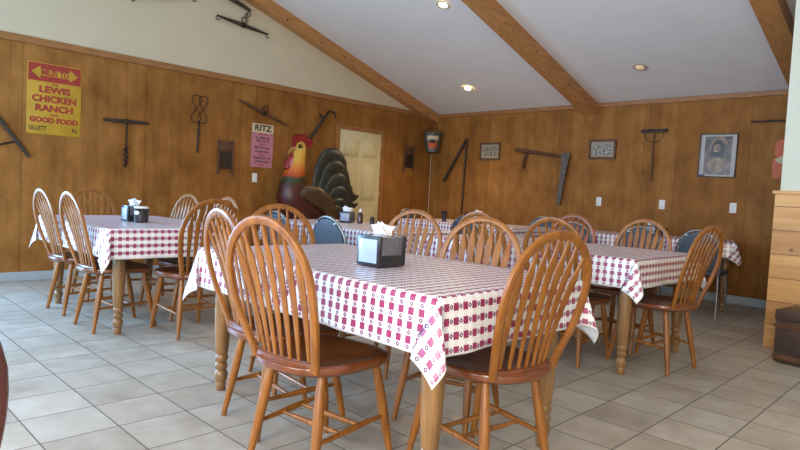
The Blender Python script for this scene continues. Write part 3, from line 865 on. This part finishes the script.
# yellow sign
SW, SH = .50, .715
t = hang(thing('metal_sign', 'yellow and red enamel sign pointing miles to a chicken ranch', 'sign'), 'L', -5.805, 1.847, 0, .002)
b = BM(); box(b, -SW / 2, SW / 2, -SH / 2, SH / 2, 0, .004, .0015); obj('plate', b, M['yellow'], t)
b = BM(); box(b, -SW / 2 + .008, SW / 2 - .008, SH / 2 - .185, SH / 2 - .008, .003, .0052); obj('header_band', b, M['red_enamel'], t)
b = BM(); hy = SH / 2 - .096
prism(b, [(-.215, hy), (-.135, hy + .062), (-.135, hy + .032), (.135, hy + .032), (.135, hy + .062), (.215, hy), (.135, hy - .062), (.135, hy - .032), (-.135, hy - .032), (-.135, hy - .062)], .002, Matrix.Translation((0, 0, .0048)))
obj('double_arrow', b, M['yellow'], t)
text_obj('lettering', 'MILES TO', .075, M['red_enamel'], t, 0, hy, .0075, bold=.003, sx=.82)
for s, y, sz, sx in (('THE', .150, .030, 1.1), ('LEWIS', .092, .088, 1.2), ('CHICKEN', -.002, .088, 1.08), ('RANCH', -.096, .088, 1.15), ('FOR', -.160, .030, 1.2), ('GOOD FOOD', -.215, .068, 1.05)):
    text_obj('lettering', s, sz, M['red_enamel'], t, 0, y, .0048, bold=.0042 if sz > .05 else .0015, sx=sx)
text_obj('lettering', 'GILLETT', .062, M['ink_black'], t, -.150, -.300, .0048, bold=.001, sx=.70)
text_obj('lettering', 'PG.', .055, M['ink_black'], t, .195, -.300, .0048, bold=.001, sx=.7)
# auger
t = hang(thing('hand_auger', 'large T handled iron screw auger on the left wall', 'tool'), 'L', -5.088, 1.715, 0, .03)
b = BM(); P = [(-.245, -.012), (-.235, -.02)]
sweep(b, [(-.245, -.006, 0), (-.12, -.004, 0), (0, 0, 0), (.12, .004, 0), (.245, .006, 0)], [.016, .020, .024, .020, .014], seg=12); obj('handle', b, M['old_wood'], t)
b = BM(); wbar(b, (0, .03), (0, -.30), .009); obj('shaft', b, M['iron'], t)
b = BM()
pts = [(.020 * math.cos(k * .7), -.28 - k * .0062, .020 * math.sin(k * .7)) for k in range(36)]
sweep(b, pts, .007, seg=6); wbar(b, (0, -.28), (0, -.51), .010, .006); obj('screw', b, M['iron'], t)
# rug beater
t = hang(thing('rug_beater', 'twisted wire rug beater with dark handle on the left wall', 'tool'), 'L', -4.245, 1.44, -.02, .02)
b = BM(); wbar(b, (0, 0), (0, .30), .011, .014); obj('handle', b, M['old_wood'], t)
b = BM()
for off in (-.042, .042):
    pts = [(off + .060 * math.sin(2 * 2 * PI * k / 64), 0.525 - .165 * math.cos(2 * PI * k / 64), .004 * math.sin(2 * PI * k / 64)) for k in range(65)]
    sweep(b, pts, .0042, seg=6, cap=False)
wbar(b, (-.004, .28), (-.004, .39), .005); wbar(b, (.004, .28), (.004, .39), .005)
obj('wire_loops', b, M['iron'], t)
# washboards
def washboard(label, h, z, w_, ht, group):
    t = hang(thing('washboard', label, 'washboard', group=group), 'L', h, z, 0, .012)
    for s in (-1, 1):
        b = BM(); box(b, s * w_ / 2 - .012, s * w_ / 2 + .012, 0, ht, -.008, .014, .003); obj('side_post', b, M['mid_wood'], t)
    b = BM(); box(b, -w_ / 2 + .012, w_ / 2 - .012, ht - .035, ht - .01, -.004, .010, .002); box(b, -w_ / 2 + .012, w_ / 2 - .012, ht * .66, ht * .92, -.004, .004, .001); obj('top_board', b, M['mid_wood'], t)
    b = BM()
    for k in range(14):
        y = ht * .18 + (ht * .46) * k / 13
        wbar(b, (-w_ / 2 + .01, y), (w_ / 2 - .01, y), .006, flat=.8)
    obj('ribbed_panel', b, M['board_grey'], t)
washboard('small washboard left of the pink poster', -3.865, 1.20, .195, .435, 'hanging washboards')
washboard('small washboard between the cream door and the room corner', -.545, 1.44, .22, .43, 'hanging washboards')
# singletree with ring, left wall
def singletree(label, side, x0, z0, x1, z1, r, out=.03, mat='mid_wood', ringup=True, hooks=True):
    L = math.hypot(x1 - x0, z1 - z0); a = math.atan2(z1 - z0, x1 - x0)
    t = hang(thing('singletree', label, 'tool'), side, (x0 + x1) / 2, (z0 + z1) / 2, a, out)
    b = BM(); sweep(b, [((s - .5) * L, 0, 0) for s in (0, .1, .3, .5, .7, .9, 1)], [r * .45, r * .6, r * .9, r, r * .9, r * .6, r * .45], seg=10); obj('bar', b, M[mat], t)
    b = BM(); wbar(b, (-.02, 0), (.02, 0), r * 1.2)
    ring(b, (0, (r + .035) * (1 if ringup else -1)), .036, .007); obj('centre_ring', b, M['iron'], t)
    if hooks:
        for s in (-1, 1):
            b = BM(); ring(b, (s * (L / 2 - .005), -.03), .022, .005, n=14, a0=PI / 2 - .3, a1=PI / 2 + 4.6); obj('end_hook', b, M['iron'], t)
    return t
singletree('worn wooden singletree with an iron ring, slanting above the pink poster', 'L', -3.713, 2.154, -2.973, 1.92, .026, hooks=False)
singletree('small iron tipped singletree hanging high on the gable below a longer bar', 'L', -4.055, 3.125, -3.335, 3.055, .026, .03, 'old_wood')
t = hang(thing('doubletree', 'long dark doubletree bar high on the gable cut by the top edge', 'tool'), 'L', -4.36, 3.35, 0, .035)
L = 1.50
b = BM(); sweep(b, [((s - .5) * L, -.06 * (2*s - 1) + .10 * (1 - (2 * s - 1) ** 2), 0) for s in [i / 10 for i in range(11)]], [.018, .026, .033, .038, .041, .043, .041, .038, .033, .026, .020], seg=10); obj('bar', b, M['old_wood'], t)
for sx, yy in ((-1, .045), (1, -.075)):
    b = BM(); ring(b, (sx * (L / 2 - .02), yy - .035), .024, .006, .0, 14); obj('end_ring', b, M['iron'], t)
b = BM(); ring(b, (.70, -.135), .016, .005, .0, 12, ry=.030); obj('link', b, M['iron'], t)
singletree('dark bar end with an iron hook at the very top, above the yellow sign', 'L', -5.08, 3.08, -4.36, 3.26, .026, .03, 'old_wood')
# ritz poster
t = hang(thing('poster', 'pink theatre poster with black heading left of the painted rooster', 'poster'), 'L', -3.335, 1.612, -.01, .002)
b = BM(); box(b, -.165, .165, -.285, .285, 0, .003); obj('sheet', b, M['pink'], t)
b = BM(); box(b, -.160, .160, .165, .280, .0025, .0042); obj('heading_panel', b, M['cream'], t)
text_obj('lettering', 'RITZ', .105, M['ink_black'], t, 0, .224, .0048, bold=.003, sx=1.15)
rr = random.Random(4)
for y, sz, s in ((.145, .026, 'WED THUR'), (.100, .038, 'ALL AMERICAN'), (.058, .042, 'GIRL OF 44'), (.012, .020, 'FRI AND SAT'), (-.030, .044, 'BIG CITY JAIL'), (-.080, .040, 'DOUBLE BILL'), (-.125, .020, 'SUN MON'), (-.165, .045, 'SHADOW OF'), (-.215, .045, 'THE RIVER'), (-.255, .018, 'ADMISSION')):
    text_obj('lettering', s, sz, M['ink_blue'] if sz > .03 else M['red_enamel'], t, 0, y, .0035, bold=.001, sx=.95 if len(s) < 11 else .85)
# switch and outlets
def plate(side, h, z, kind, label, group=None):
    t = hang(thing(kind, label, 'switch' if kind == 'light_switch' else 'outlet', group=group), side, h, z, 0, 0)
    b = BM(); box(b, -.037, .037, -.059, .059, 0, .007, .003); obj('cover', b, M['white'], t)
    if kind == 'light_switch':
        b = BM(); box(b, -.006, .006, -.012, .014, .006, .016, .002); obj('toggle', b, M['white'], t)
    else:
        for s in (-.022, .022):
            b = BM(); box(b, -.015, .015, s - .014, s + .014, .006, .0085, .001)
            so = obj('socket', b, M['white'], t)
            for q in (-.006, .006):
                b = BM(); box(b, q - .0015, q + .0015, s - .005, s + .006, .008, .0092); obj('slot', b, M['slot'], so)
plate('L', -3.43, 1.185, 'light_switch', 'white light switch plate below the pink poster')
for x, lb in ((3.10, 'white outlet on the right wall, leftmost of three, below a small framed print'), (3.945, 'white outlet on the right wall, middle of three, below the T shaped tool'), (4.76, 'white outlet on the right wall, rightmost of three, below the portrait')):
    plate('R', x, 1.108, 'wall_outlet', lb, 'outlets along the right wall')
# scythe like hook above the rooster
t = hang(thing('hay_hook', 'dark iron hooked pole leaning above the painted rooster', 'tool'), 'L', -2.70, 1.66, 0, .05)
b = BM(); sweep(b, [(0, 0, 0), (.14, .17, 0), (.30, .39, 0), (.35, .46, 0)], [.014, .020, .022, .016], seg=10); obj('shaft', b, M['old_wood'], t)
b = BM(); sweep(b, [(.35, .46, 0), (.41, .53, 0), (.48, .545, 0), (.53, .51, 0), (.545, .44, 0)], [.016, .013, .012, .011, .008], seg=8); obj('hook', b, M['iron'], t)
b = BM(); sweep(b, [(.33, .42, 0), (.27, .46, 0), (.255, .49, 0)], [.014, .013, .010], seg=8); obj('spur', b, M['iron'], t)
# pail in the corner
t = thing('corner_pail', 'tapered grey pail with black, white and orange front high in the room corner', 'pail', (.185, -.185, 1.79))
b = BM(); lathe(b, [(0, .098), (.006, .105), (.30, .148), (.315, .155), (.325, .150), (.31, .142), (.02, .098)], seg=32); obj('body', b, M['pail'], t)
def patch(z0, z1, a0, a1, mat, nm):
    b = BM(); n = 14; g = []
    for i in range(n + 1):
        a = a0 + (a1 - a0) * i / n
        g.append([b.verts.new(((.106 + .145 * z) * math.cos(a), (.106 + .145 * z) * math.sin(a), z)) for z in (z0, z1)] + [b.verts.new(((.104 + .145 * z) * math.cos(a), (.104 + .145 * z) * math.sin(a), z)) for z in (z0, z1)])
    for i in range(n):
        p, q = g[i], g[i + 1]
        b.faces.new((p[0], q[0], q[1], p[1])); b.faces.new((p[2], q[2], q[3], p[3])); b.faces.new((p[1], q[1], q[3], p[3])); b.faces.new((p[0], q[0], q[2], p[2]))
    b.faces.new((g[0][0], g[0][1], g[0][3], g[0][2])); b.faces.new((g[-1][0], g[-1][1], g[-1][3], g[-1][2]))
    return obj(nm, b, mat, t)
f0 = math.atan2(-7.5, 6.7)
patch(.19, .265, f0 - .75, f0 + .75, M['cream'], 'white_band'); patch(.06, .16, f0 - .6, f0 + .6, M['orange'], 'orange_band')
patch(.14, .205, f0 - .35, f0 + .35, M['ink_black'], 'black_emblem')
b = BM(); sweep(b, [(.15 * math.cos(a) * math.cos(f0 + PI / 2), .15 * math.cos(a) * math.sin(f0 + PI / 2), .31 + .09 * math.sin(a)) for a in [PI * i / 16 for i in range(17)]], .004, seg=6); obj('bail_handle', b, M['iron'], t)

# ------------------------------------------------------------------ right wall
t = hang(thing('flail', 'two dark poles joined at the top, one hanging straight and one splayed left', 'tool'), 'R', .79, 1.99, 0, .035)
b = BM(); wbar(b, (0, .0), (-.03, -1.19), .017, .013); obj('long_pole', b, M['old_wood'], t)
b = BM(); wbar(b, (-.004, -.005), (-.425, -.67), .020, .024, .8, z0=.022); obj('short_pole', b, M['old_wood'], t)
b = BM(); ring(b, (0, .0), .024, .006, .012, 14); obj('joint_ring', b, M['iron'], t)
def picture(label, h, z, w_, ht, fw, fmat, art, matw, group=None, rot=0):
    t = hang(thing('framed_picture', label, 'picture', group=group), 'R', h, z, rot, .004)
    b = BM()
    for x0, x1, y0, y1 in ((-w_ / 2, w_ / 2, ht / 2 - fw, ht / 2), (-w_ / 2, w_ / 2, -ht / 2, -ht / 2 + fw), (-w_ / 2, -w_ / 2 + fw, -ht / 2 + fw, ht / 2 - fw), (w_ / 2 - fw, w_ / 2, -ht / 2 + fw, ht / 2 - fw)):
        box(b, x0, x1, y0, y1, 0, .022, .003)
    obj('frame', b, M[fmat], t)
    b = BM(); box(b, -w_ / 2 + fw * .9, w_ / 2 - fw * .9, -ht / 2 + fw * .9, ht / 2 - fw * .9, .001, .008); obj('mat_board', b, M['mat_tan'] if art == 'engraving' else M['mat_grey'], t)
    mx, my = matw
    b = BM(); box(b, -w_ / 2 + fw + mx, w_ / 2 - fw - mx, -ht / 2 + fw + my, ht / 2 - fw - my, .006, .0095); obj('print', b, M[art], t)
    return t
picture('small brown framed print right of the two joined poles', 1.245, 1.81, .385, .27, .028, 'mid_wood', 'engraving', (.035, .035), 'small engravings in brown frames')
picture('small brown framed print between the slanting pole and the T shaped tool', 3.105, 1.812, .385, .265, .028, 'mid_wood', 'engraving', (.035, .035), 'small engravings in brown frames')
t = picture('tall black framed portrait print with pale side borders, tilted slightly, on the right wall', 4.553, 1.717, .412, .512, .010, 'black', 'portrait', (.048, .022), None, -.012)
# pale bearded face and robe shapes in the print
def blob(nm, cx_, cy_, rx, ry, mat, z):
    b = BM(); prism(b, [(cx_ + rx * math.cos(2 * PI * k / 20), cy_ + ry * math.sin(2 * PI * k / 20)) for k in range(20)], .0012, Matrix.Translation((0, 0, z))); return obj(nm, b, mat, t)
M['skin_paint'] = plain('painted_face_tone', (0.26, 0.15, 0.09), .3, 0, .4, 30)
M['robe_paint'] = plain('painted_robe_tone', (0.30, 0.20, 0.10), .3, 0, .5, 14)
M['hair_paint'] = plain('painted_hair_tone', (0.055, 0.038, 0.03), .3, 0, .4, 30)
blob('painted_hair', 0.0, .085, .075, .10, M['hair_paint'], .0090)
blob('painted_robe', -.01, -.12, .085, .10, M['robe_paint'], .0092)
blob('painted_face', -.012, .075, .042, .062, M['skin_paint'], .0098)
blob('painted_beard', -.012, .028, .034, .034, M['hair_paint'], .0106)
blob('painted_moustache', -.020, .050, .022, .006, M['cream'], .0114)
b = BM(); box(b, -.206, -.125, -.256, -.228, .018, .026, .002); obj('corner_tag', b, M['black'], t)
# big slanting pole with clevis and stirrup blade
t = hang(thing('well_sweep', 'slanting worn wooden pole with an iron clevis and a long grey strap at its end', 'tool'), 'R', 1.736, 1.825, -.135, .04)
b = BM(); sweep(b, [(0, 0, 0), (.03, 0, 0), (.35, 0, 0), (.65, 0, 0), (.93, 0, 0)], [.024, .030, .027, .022, .016], seg=10); obj('pole', b, M['mid_wood'], t)
b = BM(); ring(b, (.215, -.07), .020, .007, .02, 16, ry=.05); ring(b, (.205, -.17), .020, .008, .02, 16, ry=.055); wbar(b, (.20, -.21), (.195, -.26), .014); obj('clevis', b, M['iron'], t)
b = BM(); T = Matrix.Rotation(.135, 4, 'Z')
prism(b, [(.745, .03), (.885, .03), (.845, -.17), (.785, -.62), (.77, -.70), (.725, -.71), (.725, -.60), (.755, -.17)], .022, Matrix.Translation((.055, -.085, .015)) @ T)
obj('strap_blade', b, M['grey_iron'], t)
# T shaped rake with curved braces
t = hang(thing('wooden_rake', 'T shaped hand rake with curved wire braces on the right wall', 'tool'), 'R', 3.79, 2.035, 0, .03)
b = BM(); box(b, -.165, .165, -.024, .020, -.014, .014, .004); obj('head', b, M['old_wood'], t)
b = BM(); wbar(b, (0, 0), (.006, -.635), .011, .008); obj('handle', b, M['mid_wood'], t)
for s in (-1, 1):
    b = BM(); sweep(b, [(s * .12, -.02, .004), (s * .115, -.075, .004), (s * .075, -.125, .004), (s * .01, -.150, .004)], .004, seg=6); obj('brace', b, M['iron'], t)
for k in range(8):
    b = BM(); lathe(b, [(0, .005), (.035, .003)], (-.145 + .0415 * k, -.002, .012), (0, 0, 1), 8); obj('tooth', b, M['old_wood'], t)
# bar and orange sign partly hidden by the wall end
t = hang(thing('iron_bar', 'thin dark twisted bar high on the right wall beside the pale wall end', 'tool'), 'R', 5.17, 2.095, 0, .02)
b = BM(); sweep(b, [(-.29, .004, 0), (-.2, 0, 0), (-.08, .004, 0), (.1, -.002, 0), (.29, 0, 0)], [.012, .010, .014, .010, .012], seg=8); obj('bar', b, M['old_wood'], t)
t = hang(thing('orange_sign', 'bright orange sign half hidden behind the pale wall end', 'sign'), 'R', 5.30, 1.675, 0, .003)
b = BM(); prism(b, [(-.155, .19), (-.10, .215), (.16, .215), (.16, -.215), (-.17, -.215), (-.175, -.02), (-.14, .02), (-.165, .06)], .005); obj('plate', b, M['orange'], t)
b = BM(); prism(b, [(-.11, -.05), (-.16, -.01), (-.10, .03), (.02, .05), (.06, 0), (.0, -.06)], .002, Matrix.Translation((0, 0, .0045))); obj('pale_emblem', b, M['cream'], t)

# trunk at the right edge
t = thing('storage_chest', 'dark old wooden chest at the right edge before the pine planks', 'chest', (0, 0, 0), -.12)
b = BM(); box(b, 0, .75, -.0, .0 + .01, 0, .01); b.free()
b = BM(); box(b, 0, .78, -.34, 0, .012, .31, .006); obj('body', b, M['trunk'], t)
b = BM(); box(b, -.008, .788, -.348, .008, .31, .385, .014); obj('lid', b, M['trunk'], t)
for z0 in (.03, .255):
    b = BM(); box(b, -.004, .784, -.344, .004, z0, z0 + .03, .002); obj('band', b, M['mid_wood'], t)
b = BM(); sweep(b, [(.10, -.17, .38), (.12, -.17, .41), (.20, -.17, .42), (.28, -.17, .41), (.30, -.17, .38)], .009, seg=8); obj('handle', b, M['iron'], t)
b = BM(); box(b, .36, .42, -.356, -.34, .27, .34, .003); obj('latch', b, M['iron'], t)
t.location = (5.905, -2.39, 0)

# ------------------------------------------------------------------ painted rooster
def paint_mat():
    mt, nt, bb = new_mat('rooster_neck_paint')
    tc = nt.nodes.new('ShaderNodeTexCoord'); s = nt.nodes.new('ShaderNodeSeparateXYZ'); nt.links.new(tc.outputs['Object'], s.inputs[0])
    nz = noise(nt, coords(nt, 'Object', (20, 20, 4)), 1.0, 3)
    z = math_n(nt, 'ADD', s.outputs[2], math_n(nt, 'MULTIPLY', math_n(nt, 'SUBTRACT', nz, .5), .10))
    f = math_n(nt, 'DIVIDE', math_n(nt, 'SUBTRACT', z, .60), 1.2)
    st = [(0.0, (.060, .012, .008)), (.40, (.085, .018, .012)), (.455, (.035, .032, .014)), (.51, (.040, .050, .018)), (.535, (.42, .060, .012)), (.60, (.60, .15, .02)), (.68, (.62, .33, .04)), (.82, (.60, .38, .06)), (.93, (.48, .26, .05))]
    nt.links.new(ramp(nt, f, st), bb.inputs['Base Color']); setp(bb, Roughness=.35)
    return mt
M['r_neck'] = paint_mat()
M['r_comb'] = plain('rooster_comb_paint', (.26, .018, .018), .4, 0, .3, 30)
M['r_body'] = plain('rooster_maroon_paint', (.070, .016, .010), .35, 0, .5, 8)
M['r_wing'] = wood('rooster_wing_paint', (.028, .014, .006), (.11, .055, .018), (3, 3, 16), .4)
M['r_tail'] = wood('rooster_tail_paint', (.012, .013, .010), (.040, .042, .030), (5, 5, 5), .4)
M['r_edge'] = plain('rooster_dark_line', (.015, .010, .008), .5)
M['r_beak'] = plain('rooster_beak_paint', (.40, .20, .05), .4)
XRo = .36
t = thing('painted_rooster', 'large painted rooster sculpture with black tail standing before the cream door', 'rooster', (XRo, -2.75, 0))
def rsweep(nm, pts, ry, rx, mat, seg=18, parent=t):
    """pts (y, z) in room coordinates; ry in-plane half width, rx half depth"""
    b = BM(); sweep(b, [(q[2] if len(q) > 2 else 0, q[0] + 2.75, q[1]) for q in pts], rx, ry, seg=seg, up=Vector((1, 0, 0)))
    return obj(nm, b, mat, parent)
rsweep('body', [(-2.30, .62), (-2.45, .66), (-2.65, .72), (-2.85, .78), (-3.02, .88), (-3.085, 1.00), (-3.085, 1.12), (-3.062, 1.24), (-3.035, 1.38), (-3.015, 1.48), (-2.995, 1.56), (-2.985, 1.63), (-2.980, 1.675), (-2.98, 1.70)],
       [.06, .15, .21, .25, .245, .216, .176, .142, .116, .100, .088, .078, .058, .02], [.05, .12, .18, .21, .21, .19, .165, .14, .12, .10, .09, .08, .055, .02], M['r_neck'], 24)
# comb
b = BM()
out = [(-3.105, 1.60), (-3.10, 1.73), (-3.085, 1.765), (-3.06, 1.745), (-3.045, 1.785), (-3.015, 1.755), (-2.995, 1.79), (-2.965, 1.755), (-2.94, 1.785), (-2.915, 1.745), (-2.885, 1.765), (-2.865, 1.73), (-2.82, 1.745), (-2.79, 1.72), (-2.80, 1.665), (-2.85, 1.625), (-2.91, 1.615), (-2.95, 1.66), (-3.02, 1.69), (-3.06, 1.66), (-3.075, 1.60)]
prism(b, [(y + 2.75, z) for y, z in out], .05, Matrix(((0, 0, 1, -.025), (1, 0, 0, 0), (0, 1, 0, 0), (0, 0, 0, 1))))
obj('comb', b, M['r_comb'], t, False)
# beak, wattle, eye
rsweep('beak', [(-3.06, 1.595), (-3.11, 1.575), (-3.155, 1.535), (-3.17, 1.50)], [.045, .034, .018, .006], [.035, .026, .014, .005], M['r_beak'])
wt = rsweep('wattle', [(-3.07, 1.53), (-3.11, 1.48), (-3.145, 1.40), (-3.165, 1.33), (-3.15, 1.29)], [.02, .048, .062, .052, .015], [.03, .045, .05, .045, .015], M['r_comb'])
rsweep('wattle_highlight', [(-3.12, 1.46, .045), (-3.145, 1.40, .052), (-3.16, 1.35, .046)], [.012, .026, .012], [.008, .010, .008], M['pink'], 12)
b = BM(); sweep(b, [(.062, -.285, 1.625), (.092, -.285, 1.625)], .026, .026, seg=18, up=Vector((0, 0, 1)))
e = obj('eye', b, M['r_edge'], t)
b = BM(); sweep(b, [(.090, -.281, 1.632), (.096, -.281, 1.632)], .008, .008, seg=12, up=Vector((0, 0, 1))); obj('eye_glint', b, M['yellow'], e)
# wing
rsweep('wing', [(-3.11, .97, .15), (-3.00, 1.03, .19), (-2.84, .99, .215), (-2.68, .90, .21), (-2.55, .80, .19), (-2.44, .70, .17)], [.03, .10, .13, .12, .08, .02], [.02, .05, .055, .05, .04, .015], M['r_wing'])
for k in range(4):
    rsweep('wing_feather', [(-2.78 + .02 * k, .98 - .06 * k, .245), (-2.64 + .02 * k, .89 - .07 * k, .24), (-2.50 + .01 * k, .76 - .06 * k, .215), (-2.42, .66 - .04 * k, .19)], [.02, .036, .036, .008], [.01, .018, .018, .006], M['r_wing'], 10)
# tail: nested arching sickle feathers, each curling outward at its tip
tail = [
 ([(-2.66, .98), (-2.66, 1.20), (-2.60, 1.42), (-2.50, 1.54), (-2.37, 1.54), (-2.27, 1.44), (-2.22, 1.30), (-2.16, 1.24)], .085, .000),
 ([(-2.62, .95), (-2.58, 1.15), (-2.50, 1.33), (-2.39, 1.40), (-2.28, 1.34), (-2.21, 1.20), (-2.13, 1.12), (-2.07, 1.13)], .080, .03),
 ([(-2.58, .92), (-2.51, 1.08), (-2.42, 1.20), (-2.31, 1.22), (-2.22, 1.12), (-2.13, 1.00), (-2.03, .99), (-1.97, 1.02)], .075, .055),
 ([(-2.56, .88), (-2.47, .98), (-2.38, 1.05), (-2.28, 1.03), (-2.20, .93), (-2.10, .87), (-1.99, .90)], .070, .08),
 ([(-2.54, .84), (-2.44, .88), (-2.34, .89), (-2.26, .83), (-2.20, .74), (-2.14, .70)], .065, .10),
 ([(-2.52, .80), (-2.43, .80), (-2.34, .76), (-2.28, .68), (-2.25, .58)], .060, .115)]
for pts, wd, dx in tail:
    n = len(pts)
    # resample smoothly
    P = []
    for i in range(n - 1):
        p0, p1, p2, p3 = [Vector(pts[max(0, min(n - 1, i + q))]) for q in (-1, 0, 1, 2)]
        for s in (0, .25, .5, .75):
            P.append(.5 * ((2 * p1) + (-p0 + p2) * s + (2 * p0 - 5 * p1 + 4 * p2 - p3) * s * s + (-p0 + 3 * p1 - 3 * p2 + p3) * s ** 3))
    P.append(Vector(pts[-1])); m_ = len(P)
    wr = [wd * (.55 + .75 * math.sin(PI * min(1, .15 + .85 * i / (m_ - 1))) ** .7) * (1 if i < m_ * .7 else max(.08, (1 - (i - m_ * .7) / (m_ * .3)) ** .8)) for i in range(m_)]
    rsweep('tail_feather', [(p.x, p.y, dx) for p in P], wr, [max(.006, q * .38) for q in wr], M['r_tail'], 14)
# legs, feet and base
for yy in (-2.93, -2.78):
    rsweep('leg', [(yy, .62), (yy - .01, .35), (yy, .06)], [.045, .020, .022], [.045, .020, .022], M['r_beak'])
    b = BM()
    for a in (-2.3, -1.57, -.85, 1.57):
        sweep(b, [(0, yy + 2.75, .07), (.06 * math.cos(a + 1.57) , yy + 2.75 + .06 * math.sin(a), .065), (.12 * math.cos(a + 1.57), yy + 2.75 + .12 * math.sin(a), .05)], [.018, .015, .006], seg=8)
    obj('foot', b, M['r_beak'], t)
b = BM(); box(b, -.17, .17, -.42, .12, 0, .05, .008); obj('base', b, M['old_wood'], t)
